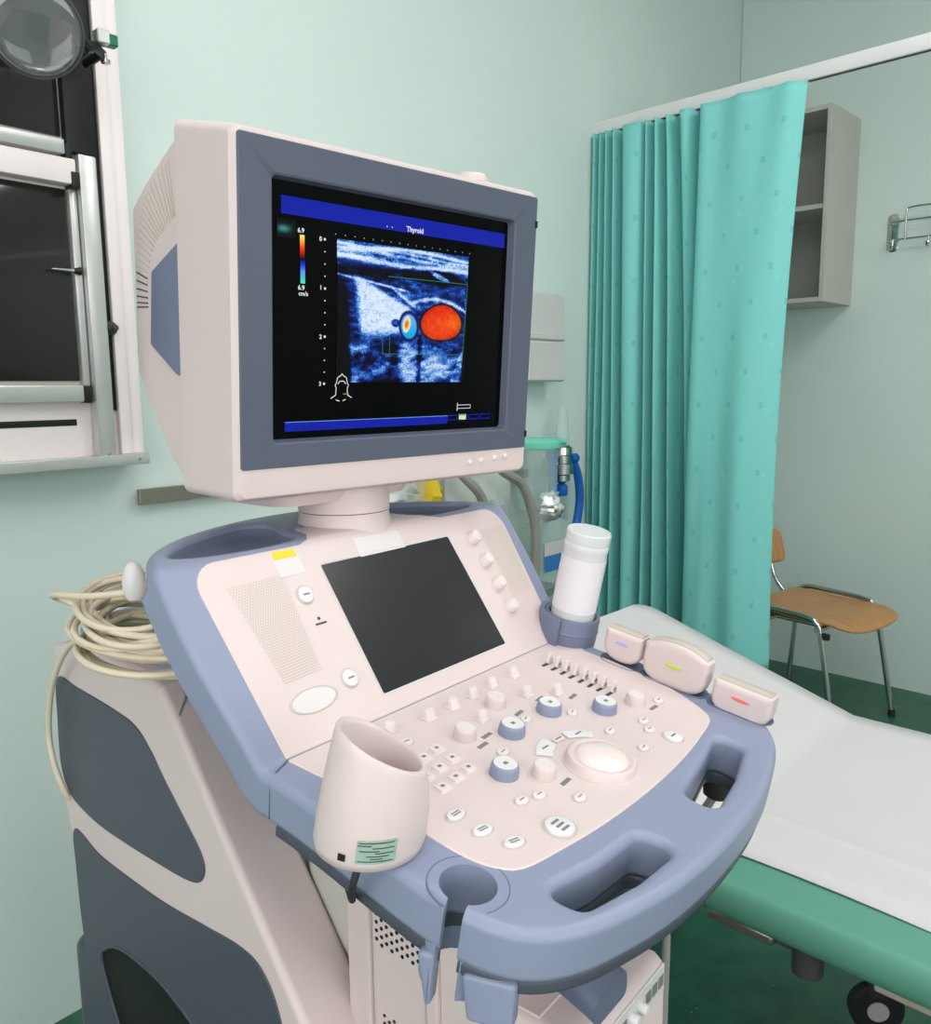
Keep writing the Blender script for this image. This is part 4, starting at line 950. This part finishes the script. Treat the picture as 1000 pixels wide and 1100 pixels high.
bm = bmesh.new(); lathe(bm, [(.02, .985), (.022, .99), (.022, 1.02), (.01, 1.03)], 18); obj('valve_nut', newmesh('valve_nut', bm, 'blue_tube'), fl, T(0, 1.86-YA, -1.02))
bm = bmesh.new(); tube(bm, [(.075, -.077, .08), (.10, -.08, .03), (.115, -.08, -.05), (.105, -.08, -.12), (.085, -.08, -.17)], .016, 10, 8); obj('blue_hose', newmesh('blue_hose', bm, 'blue_tube'), fl)
bm = bmesh.new(); tube(bm, [(-.06, -.077, .11), (-.062, -.08, .02), (-.055, -.085, -.06), (-.04, -.085, -.11)], .016, 10, 8); obj('blue_hose', newmesh('blue_hose', bm, 'blue_tube'), fl)
# humidifier bottle
hb = thing('humidifier_bottle', 'clear humidifier bottle with white and blue label below the flowmeter', 'bottle', (2.31, yA(2.31)-.087, .59), WA)
bm = bmesh.new(); loft(bm, [[(x, y, z) for x, y in rrect(w_, d_, .03, 5)] for w_, d_, z in ((.19, .10, 0), (.22, .12, .02), (.22, .12, .26), (.20, .11, .30), (.10, .07, .33))]); obj('bottle_shell', newmesh('bottle_shell', bm, 'clear'), hb)
bm = bmesh.new(); lathe(bm, [(.02, .33), (.02, .365)], 18); obj('bottle_neck', newmesh('bottle_neck', bm, 'clear'), hb)
bm = bmesh.new(); box(bm, -.105, .105, -.0625, -.061, .155, .212, mi=0); box(bm, -.105, .105, -.0625, -.061, .212, .258, mi=1)
obj('bottle_label', newmesh('bottle_label', bm, ['blue_label', 'sticker']), hb)
tag(obj('bottle_bracket', newmesh('bottle_bracket', bbox(-.09, .09, .0, .0868, .04, .07), 'steel_dull'), hb))
# suction canister with mint lid
sn = thing('suction_canister', 'clear suction canister with mint green lid behind the monitor', 'canister', (2.225, yA(2.225)-.097, .962), WA)
bm = bmesh.new(); lathe(bm, [(.065, 0), (.07, .005), (.078, .21), (.08, .212)], 32, cap=False); lathe(bm, [(.066, 0), (.001, 0.0)], 32, cap=False); obj('canister_body', newmesh('canister_body', bm, 'clear'), sn)
bm = bmesh.new(); lathe(bm, [(.083, .21), (.085, .215), (.085, .232), (.075, .24), (.03, .243)], 32); tube(bm, [(.07, -.02, .23), (.13, -.03, .225)], .012, 10); obj('canister_lid', newmesh('canister_lid', bm, 'mint_lid', 40), sn)
bm = bmesh.new()
for k in range(6): lathe(bm, [(.0755+.0006*k, .06+.02*k), (.0757+.0006*k, .063+.02*k)], 8, Matrix.Rotation(rad(250), 4, 'Z'), cap=False)
bm.free()
obj('canister_bracket', newmesh('canister_bracket', bbox(-.05, .05, .07, .0968, .1, .13), 'steel_dull'), sn)
for lab, pts, r in (('thicker grey gas hose hanging from the wall, nearest the suction canister', [(1.80, yA(1.8)-.002, 1.20), (1.86, 1.72, 1.17), (1.93, 1.7, 1.12), (2.02, 1.7, 1.07), (2.075, 1.7, .96), (2.087, 1.7, .85), (2.08, 1.72, .6), (2.0, 1.8, .45), (1.9, yA(1.9)-.002, .42)], .015),
               ('grey gas hose hanging from the wall just behind the monitor corner', [(1.62, yA(1.62)-.002, 1.22), (1.70, 1.75, 1.18), (1.78, 1.7, 1.10), (1.835, 1.7, 1.04), (1.85, 1.7, .95), (1.84, 1.72, .7), (1.78, 1.8, .5), (1.7, yA(1.7)-.002, .45)], .015)):
    t = thing('gas_hose', lab, 'hose', pts[-1], 0, 'gas hoses on the wall'); hose([Vector(p)-Vector(pts[-1]) for p in pts], r, 'grey_hose', 'hose_tube', t)
    for q in (pts[0], pts[-1]):
        bm = bmesh.new(); lathe(bm, [(.03, 0), (.03, .01), (.022, .012), (.02, .03)], 18, Matrix.Translation(Vector((q[0], yA(q[0])-.0005, q[2]))-Vector(pts[-1])) @ Matrix.Rotation(rad(90), 4, 'X')); obj('wall_outlet', newmesh('wall_outlet', bm, 'steel_dull'), t)
# clear drape bag and foil pack hanging on the wall rail
def crumple(name, x0, x1, z0, z1, y, m_, parent, amp, seed, nx=16, nz=18):
    rg = random.Random(seed); bm = bmesh.new(); V_ = []
    for j in range(nz+1):
        row = []
        for i in range(nx+1):
            a, b_ = i/nx, j/nz; e = math.sin(math.pi*a)*math.sin(math.pi*min(1, b_*1.05))
            row.append(bm.verts.new((x0+(x1-x0)*a+rg.uniform(-1, 1)*.006, y-e*.035-rg.uniform(0, amp)*e, z0+(z1-z0)*b_+rg.uniform(-1, 1)*.006)))
        V_.append(row)
    for j in range(nz):
        for i in range(nx): bm.faces.new((V_[j][i], V_[j][i+1], V_[j+1][i+1], V_[j+1][i]))
    r = bmesh.ops.extrude_face_region(bm, geom=bm.faces[:]); bmesh.ops.translate(bm, verts=[v for v in r['geom'] if isinstance(v, bmesh.types.BMVert)], vec=(0, .004, 0))
    bmesh.ops.recalc_face_normals(bm, faces=bm.faces)
    return obj(name, newmesh(name, bm, m_, 25), parent)
mat('foil', srgb(225, 226, 224), 0.35, 0.6, bump=.6, bscale=60)
bg = thing('plastic_bag', 'crumpled clear plastic bag of packs hanging on the wall behind the console', 'bag', (1.96, yA(1.96), 1.0), WA)
crumple('bag_film', -.16, .16, -.30, .14, -.06, 'clear_bag', bg, .02, 3); 
bf = thing('foil_pack', 'crumpled silver and yellow foil pack showing under the monitor', 'packet', (1.62, yA(1.62)-.004, 1.085), WA)
crumple('foil_wrap', -.22, .14, -.12, .075, -.03, 'foil', bf, .02, 5); crumple('yellow_band', .10, .16, -.10, .08, -.035, 'yellow', bf, .02, 8, 4, 8)
ff = thing('foil_sachet', 'small crumpled silver sachet beside the suction canister', 'packet', (2.215, 1.725, .98), WA)
crumple('sachet_wrap', -.08, .02, -.045, .05, -.005, 'foil', ff, .02, 9, 12, 12)

# ================================================================== CURTAIN + RAIL
XC = 2.727
rail = thing('curtain_rail', 'white straight curtain rail running across the room', 'curtain rail', (XC, YA, 2.303))
obj('rail_profile', newmesh('rail_profile', bbox(-.014, .014, -3.6, -.0005, .0, .044, .003, 2), 'white_paint'), rail)
obj('rail_groove', newmesh('rail_groove', bbox(-.005, .005, -3.58, -.01, -.002, .001), 'dark_grey'), rail)
cm = bpy.data.materials.new('curtain_fabric'); cm.use_nodes = True; nt = cm.node_tree; b = nt.nodes['Principled BSDF']; MATS['curtain_fabric'] = cm
uvn = nt.nodes.new('ShaderNodeUVMap'); sep = nt.nodes.new('ShaderNodeSeparateXYZ'); nt.links.new(uvn.outputs['UV'], sep.inputs[0])
def mth(op, a, b_=None):
    n = nt.nodes.new('ShaderNodeMath'); n.operation = op
    for i, v in enumerate((a, b_)):
        if v is None: continue
        if isinstance(v, (int, float)): n.inputs[i].default_value = v
        else: nt.links.new(v, n.inputs[i])
    return n.outputs[0]
def cell(px, py, ox, oy, hx, hy):
    fx = mth('ABSOLUTE', mth('SUBTRACT', mth('FRACT', mth('ADD', mth('DIVIDE', sep.outputs[0], px), ox)), .5)); fy = mth('ABSOLUTE', mth('SUBTRACT', mth('FRACT', mth('ADD', mth('DIVIDE', sep.outputs[1], py), oy)), .5))
    return mth('MULTIPLY', mth('LESS_THAN', fx, hx/px), mth('LESS_THAN', fy, hy/py))
pat = mth('MAXIMUM', cell(.12, .22, 0, 0, .007, .010), cell(.12, .22, .5, .5, .007, .010))
pat2 = cell(.15, .21, .75, .3, .008, .008)
mxc = nt.nodes.new('ShaderNodeMix'); mxc.data_type = 'RGBA'; mxc.inputs['A'].default_value = srgb(142, 225, 220); mxc.inputs['B'].default_value = srgb(88, 190, 186); nt.links.new(mth('MULTIPLY', pat, .38), mxc.inputs['Factor'])
mx2 = nt.nodes.new('ShaderNodeMix'); mx2.data_type = 'RGBA'; mx2.inputs['B'].default_value = srgb(160, 232, 224); nt.links.new(mxc.outputs['Result'], mx2.inputs['A']); nt.links.new(mth('MULTIPLY', pat2, .6), mx2.inputs['Factor'])
nt.links.new(mx2.outputs['Result'], b.inputs['Base Color']); b.inputs['Roughness'].default_value = .75
tr = nt.nodes.new('ShaderNodeBsdfTranslucent'); nt.links.new(mx2.outputs['Result'], tr.inputs['Color']); ms = nt.nodes.new('ShaderNodeMixShader'); ms.inputs[0].default_value = .22
out = nt.nodes['Material Output']; nt.links.new(b.outputs[0], ms.inputs[1]); nt.links.new(tr.outputs[0], ms.inputs[2]); nt.links.new(ms.outputs[0], out.inputs['Surface'])
nw = nt.nodes.new('ShaderNodeTexNoise'); nw.inputs['Scale'].default_value = 9; nw.inputs['Detail'].default_value = 5; tcc = nt.nodes.new('ShaderNodeTexCoord'); nt.links.new(tcc.outputs['Object'], nw.inputs['Vector'])
bp = nt.nodes.new('ShaderNodeBump'); bp.inputs['Strength'].default_value = .25; bp.inputs['Distance'].default_value = .01; nt.links.new(nw.outputs['Fac'], bp.inputs['Height']); nt.links.new(bp.outputs['Normal'], b.inputs['Normal'])
# fold plan: control points (y, x offset) at top and at bottom
topP = [(1.93, .0), (1.918, -.04), (1.905, .03), (1.893, -.04), (1.878, .03), (1.863, -.045), (1.846, .03), (1.828, -.05), (1.81, .03), (1.785, -.05), (1.72, -.045), (1.705, .03), (1.695, -.045), (1.675, .03), (1.655, -.05), (1.635, .03), (1.61, -.05), (1.585, .02), (1.555, -.055), (1.525, -.05), (1.505, .03), (1.475, -.055), (1.40, -.045), (1.33, -.065), (1.25, -.05), (1.18, -.055), (1.135, -.02)]
botP = [(1.93, .0), (1.92, -.05), (1.905, .03), (1.885, -.06), (1.865, .03), (1.84, -.07), (1.815, .03), (1.79, -.075), (1.765, .03), (1.735, -.08), (1.70, -.06), (1.675, .05), (1.655, -.07), (1.63, .04), (1.60, -.08), (1.575, .05), (1.55, -.05), (1.535, .06), (1.52, .03), (1.505, .08), (1.49, .09), (1.465, -.09), (1.40, -.12), (1.33, -.10), (1.26, -.13), (1.20, -.09), (1.16, -.05)]
n = 7; TP = catmull([(y, x, 0) for y, x in topP], n); BP = catmull([(y, x, 0) for y, x in botP], n)
bm = bmesh.new(); uvl = bm.loops.layers.uv.new('UVMap'); NZ = 60; rows = []; ZT, ZB = 2.3015, .42
arc = [0.0]
for i in range(1, len(BP)): arc.append(arc[-1]+(BP[i]-BP[i-1]).length)
for j in range(NZ+1):
    t = j/NZ; z = ZT+(ZB-ZT)*t; k = t**.8; row = []
    for i in range(len(TP)):
        p = TP[i].lerp(BP[i], k); fr = i/(len(TP)-1)
        y = p.x + .02*math.sin(math.pi*t)*sstep(np.array(fr), .75, 1.0); x = XC+p.y*(1.0+.15*t)+.006*math.sin(6*t+i*.35)*t
        zz = z-.004*abs(math.sin(i*.45))*(1-t)**12 + .012*math.sin(i*.21)*t**6
        row.append(bm.verts.new((x, float(y), zz)))
    rows.append(row)
for j in range(NZ):
    for i in range(len(TP)-1):
        f = bm.faces.new((rows[j][i], rows[j][i+1], rows[j+1][i+1], rows[j+1][i]))
        for l, (ii, jj) in zip(f.loops, ((i, j), (i+1, j), (i+1, j+1), (i, j+1))): l[uvl].uv = (arc[ii], (ZB-ZT)*jj/NZ)
cu_me = newmesh('curtain', bm, 'curtain_fabric', 0); cu_me.polygons.foreach_set('use_smooth', [True]*len(cu_me.polygons))
cur = obj('curtain', cu_me); tag(cur, 'turquoise patterned cubicle curtain hanging in folds from the white rail', 'curtain')
so = cur.modifiers.new('thick', 'SOLIDIFY'); so.thickness = .0015; so.offset = 0
for i, y in enumerate([1.90, 1.81, 1.735, 1.655, 1.53, 1.435, 1.36, 1.285, 1.21, 1.14]):
    bm = bmesh.new(); tube(bm, [(0, 0, .012), (0, 0, -.012), (.0, -.004, -.018)], .002, 6); obj('curtain_glider', newmesh('curtain_glider', bm, 'white_paint'), rail, T(0, y-YA, .006))

# ================================================================== WALL B: cabinet, hook rack, chair
cb = thing('wall_cabinet', 'open grey wall cabinet with shelf, half hidden by the curtain', 'cabinet', (XB, 1.435, 1.725))
CW, CD, CHh = .86, .325, .795
def cbp(name, x0, x1, y0, y1, z0, z1, m_='cabinet'): obj(name, newmesh(name, bbox(x0, x1, y0, y1, z0, z1, .0015, 1), m_), cb)
CW = .50
cbp('side_board', -CD, -.0005, 0, .02, 0, CHh); cbp('side_board', -CD, -.0005, CW-.02, CW, 0, CHh)
cbp('top_board', -CD, -.0005, .02, CW-.02, CHh-.02, CHh); cbp('bottom_board', -CD, -.0005, .02, CW-.02, 0, .02); cbp('back_board', -.012, -.0005, .02, CW-.02, .02, CHh-.02, 'cabinet_in'); cbp('shelf_board', -CD+.015, -.012, .02, CW-.02, .385, .405)
hr = thing('wire_hook_rack', 'small chrome wire hook rack on the wall beside the cabinet', 'hook rack', (XB, 1.14, 2.03))
def wire(pts, r=.004, m_='steel', name='wire'): 
    bm = bmesh.new(); tube(bm, pts, r, 8, 5); obj(name, newmesh(name, bm, m_), hr)
obj('mount_plate', newmesh('mount_plate', plate([rrect(.05, .16, .02, 5)], 0, .004, .001, 1), 'steel'), hr, T(-.0005, .135, -.01) @ Matrix.Rotation(rad(90), 4, 'Z') @ Matrix.Rotation(rad(-90), 4, 'X') @ Matrix.Rotation(rad(180), 4, 'Y'))
obj('mount_plate', newmesh('mount_plate', plate([rrect(.05, .16, .02, 5)], 0, .004, .001, 1), 'steel'), hr, T(-.0005, -.25, -.01) @ Matrix.Rotation(rad(90), 4, 'Z') @ Matrix.Rotation(rad(-90), 4, 'X') @ Matrix.Rotation(rad(180), 4, 'Y'))
for z in (.03, -.045): wire([(-.006, .15, z), (-.04, .13, z), (-.045, 0, z), (-.045, -.24, z), (-.006, -.26, z)])
for y0 in (.07, -.10): wire([(-.05, y0, -.05), (-.05, y0, .06), (-.05, y0-.015, .08), (-.05, y0-.10, .08), (-.05, y0-.115, .06), (-.05, y0-.115, -.05)])
for y0 in (.12, -.02, -.16): wire([(-.045, y0, -.045), (-.05, y0, -.075), (-.065, y0, -.085), (-.075, y0, -.07)], .005)
# chair
ch = thing('stacking_chair', 'wooden seat stacking chair with chrome tube legs behind the curtain', 'chair', (3.43, 1.275, 0), rad(-8))
seat = plate([smooth_loop([(-.17, .235), (0, .245), (.17, .235), (.20, .19), (.215, 0), (.215, -.15), (.19, -.215), (.12, -.24), (0, -.245), (-.12, -.24), (-.19, -.215), (-.215, -.15), (-.215, 0), (-.20, .19)], 5)], .448, .462, .005, 2)
wm = bpy.data.materials.new('beech'); wm.use_nodes = True; nt = wm.node_tree; b = nt.nodes['Principled BSDF']; tc = nt.nodes.new('ShaderNodeTexCoord'); mp = nt.nodes.new('ShaderNodeMapping'); mp.inputs['Scale'].default_value = (40, 3, 3); no = nt.nodes.new('ShaderNodeTexNoise'); no.inputs['Scale'].default_value = 3; no.inputs['Detail'].default_value = 6
cr = nt.nodes.new('ShaderNodeValToRGB'); cr.color_ramp.elements[0].color = srgb(182, 126, 72); cr.color_ramp.elements[1].color = srgb(208, 152, 94); cr.color_ramp.elements[0].position = .3; cr.color_ramp.elements[1].position = .7
for a_, b_ in ((tc.outputs['Object'], mp.inputs['Vector']), (mp.outputs[0], no.inputs['Vector']), (no.outputs['Fac'], cr.inputs['Fac']), (cr.outputs['Color'], b.inputs['Base Color'])): nt.links.new(a_, b_)
b.inputs['Roughness'].default_value = .35; MATS['beech'] = wm
for v in seat.verts: v.co.z += .03*(v.co.x/.215)**2*.35 + (.012*max(0, v.co.y)/.2)-(.018*max(0, -v.co.y-.15)/.09)
obj('seat', newmesh('seat', seat, 'beech', 40), ch, wn=True)
bk = plate([smooth_loop([(-.20, .0), (-.12, -.012), (0, -.016), (.12, -.012), (.20, 0), (.205, .06), (.19, .13), (.12, .15), (0, .155), (-.12, .15), (-.19, .13), (-.205, .06)], 5)], -.006, .006, .004, 2); xform(bk, Matrix.Rotation(rad(80), 4, 'X'))
for v in bk.verts: v.co.x *= .86
for v in bk.verts: v.co.y += .05*(1-(v.co.x/.2)**2)
obj('backrest', newmesh('backrest', bk, 'beech', 40), ch, T(0, .275, .60), wn=True)
for sx in (-1, 1):
    bm = bmesh.new(); tube(bm, [(sx*.235, -.20, .012), (sx*.225, -.125, .40), (sx*.225, -.10, .462), (sx*.225, -.06, .480), (sx*.225, .10, .487), (sx*.225, .20, .486), (sx*.222, .235, .462), (sx*.222, .24, .40), (sx*.23, .27, .012)], .011, 12, 7); obj('leg_frame', newmesh('leg_frame', bm, 'steel'), ch)
    bm = bmesh.new(); tube(bm, [(sx*.14, -.05, .434), (sx*.14, .15, .434), (sx*.14, .225, .445), (sx*.14, .29, .50), (sx*.14, .325, .58), (sx*.14, .345, .74)], .010, 12, 7); obj('back_tube', newmesh('back_tube', bm, 'steel'), ch)
    for y in (-.2, .27):
        bm = bmesh.new(); lathe(bm, [(.014, 0), (.015, .004), (.014, .03)], 14, T(sx*.2345, y, 0)); obj('rubber_foot', newmesh('rubber_foot', bm, 'rubber'), ch)
    obj('seat_bumper', newmesh('seat_bumper', bbox(sx*.222-.01, sx*.222+.01, -.155, -.12, .405, .43, .004, 2), 'rubber'), ch)
for y in (-.10, .12):
    bm = bmesh.new(); tube(bm, [(-.225, y, .434), (.225, y, .434)], .010, 12); obj('cross_tube', newmesh('cross_tube', bm, 'steel'), ch)

# ================================================================== EXAMINATION BED
BX0, BX1, BYJ, BZ = 1.085, 1.895, .60, .645
bed = thing('examination_bed', 'green vinyl examination bed on a beige wheeled frame', 'bed', ((BX0+BX1)/2, -.3, 0))
ib = T(-(BX0+BX1)/2, .3, 0)
def slab(name, L, M, m_='bed_vinyl', th=.06):
    # cushion: length along -y from 0 to -L, domed edges
    bm = bmesh.new(); W = BX1-BX0; rings = []
    for f, z in ((.95, -th), (.985, -th*.9), (.997, -th*.68), (1.0, -th*.45), (.994, -th*.2), (.978, -th*.05), (.955, 0), (.6, .002)):
        ins = (1-f)*W/2; rings.append([(x, y, z) for x, y in rrect(W-2*ins, L-2*ins, max(.05-ins*.4, .02), 6, 0, -L/2)])
    loft(bm, rings); o = obj(name, newmesh(name, bm, m_, 60), bed, ib @ M); return o
xm = (BX0+BX1)/2
HA = math.atan2(.807-.65, 1.145-.617)
slab('mattress', 2.0, T(xm, BYJ, BZ+.003))
slab('head_section', .575, T(xm, BYJ+.02, BZ-.004) @ Matrix.Rotation(HA, 4, 'X') @ T(0, .575, 0))
# paper sheet lying on both sections
ps = bmesh.new(); W0, W1 = 1.168, 1.862
def bedpt(x, d):  # d: distance along the bed from the bend, + toward the head
    if d <= 0: return Vector((x, BYJ+.012+d, BZ+.0085))
    return Vector((x, BYJ+.012+d*math.cos(HA), BZ+.0085+d*math.sin(HA)))
rows = []; ds = [-1.9+.06*i for i in range(32)]+[-.02, 0, .02]+[.05*i for i in range(1, 11)]+[.52, .53, .54, .55, .558, .564, .567]
rg = random.Random(2); FS = [0, .07, .15, .205, .212, .219, .28, .35, .42, .5, .57, .64, .71, .78, .86, .93, 1.0]
for d in ds:
    row = []
    rc = .05-math.sqrt(max(0, .05**2-max(0, d-.518)**2))
    for f in FS:
        x = W0+rc+(W1-W0-2*rc)*f; p = bedpt(x, d)
        if f == 0: p.z -= .002; p.x -= .004*math.sin(d*9)
        if f == .212 and d < 0: p.z += .0012
        p.z += .0016*math.sin(d*11+f*5)*math.sin(f*9+d*3)
        row.append(ps.verts.new(p))
    rows.append(row)
for a, c in zip(rows[:-1], rows[1:]):
    for k in range(len(FS)-1): ps.faces.new((a[k], a[k+1], c[k+1], c[k]))
# lengthwise crease
pm = mat('paper', srgb(208, 205, 206), .8, bump=.35, bscale=160, var=.015, vscale=5)
pme = newmesh('paper_sheet', ps, 'paper', 0); pme.polygons.foreach_set('use_smooth', [True]*len(pme.polygons))
po = obj('paper_sheet', pme); tag(po, 'white paper sheet rolled out over the examination bed', 'paper sheet')
sd = po.modifiers.new('thick', 'SOLIDIFY'); sd.thickness = .001; sd.offset = 1
def bp_(name, bm, m_): return obj(name, newmesh(name, bm, m_, 40), bed, ib)
bm = bmesh.new(); box(bm, BX0+.10, BX0+.15, -1.35, .34, .515, .566, .003, 1); bp_('frame_rail', bm, 'bed_frame')
bm = bmesh.new(); box(bm, BX1-.15, BX1-.10, -1.35, .34, .515, .566, .003, 1); bp_('frame_rail', bm, 'bed_frame')
for y in (-1.3, -.5, .3):
    bm = bmesh.new(); box(bm, BX0+.15, BX1-.15, y-.02, y+.02, .52, .566, .003, 1); bp_('cross_beam', bm, 'bed_frame')
# slanted legs, floor runners, castors
for x in (BX0+.125, BX1-.125):
    for y0, y1 in ((.20, .43), (-1.05, -1.24)):
        bm = bmesh.new(); loft(bm, [[(x+a, y+b_, z) for a, b_ in ((-.03, -.035), (.03, -.035), (.03, .035), (-.03, .035))] for y, z in ((y0, .52), (y1, .14))]); bp_('leg', bm, 'bed_frame')
    bm = bmesh.new(); box(bm, x-.025, x+.025, -1.28, .60, .12, .165, .004, 1); bp_('floor_runner', bm, 'bed_frame')
bm = bmesh.new(); lathe(bm, [(.02, -.016), (.05, -.016), (.056, -.01), (.056, .01), (.05, .016), (.02, .016)], 28, Matrix.Rotation(rad(90), 4, 'Y')); box(bm, -.02, .02, -.02, .02, .03, .07, .004, 1, mi=1)
lathe(bm, [(.022, -.019), (.022, .019)], 20, Matrix.Rotation(rad(90), 4, 'Y'), mi=2)
m_ = newmesh('castor', bm, ['rubber', 'dark_grey', 'grey_plastic'])
for x in (BX0+.125, BX1-.125):
    for y in (-1.25, .50): obj('castor', m_, bed, ib @ T(x, y, .0565) @ Matrix.Rotation(rad(35), 4, 'Z'))
# lever plate and socket under the near edge
bm = bmesh.new(); box(bm, 1.115, 1.15, .46, .565, .560, .578, .004, 1); bp_('release_lever', bm, 'steel_dull')
bm = bmesh.new(); box(bm, 1.125, 1.15, .40, .50, .562, .580, .003, 1); lathe(bm, [(.022, .535), (.022, .582), (.01, .583)], 20, T(1.135, .415, 0)); bp_('pole_socket', bm, 'dark_grey')
bm = bmesh.new(); box(bm, 1.155, 1.20, .34, .56, .55, .578, .003, 1); bp_('hinge_bracket', bm, 'dark_grey')
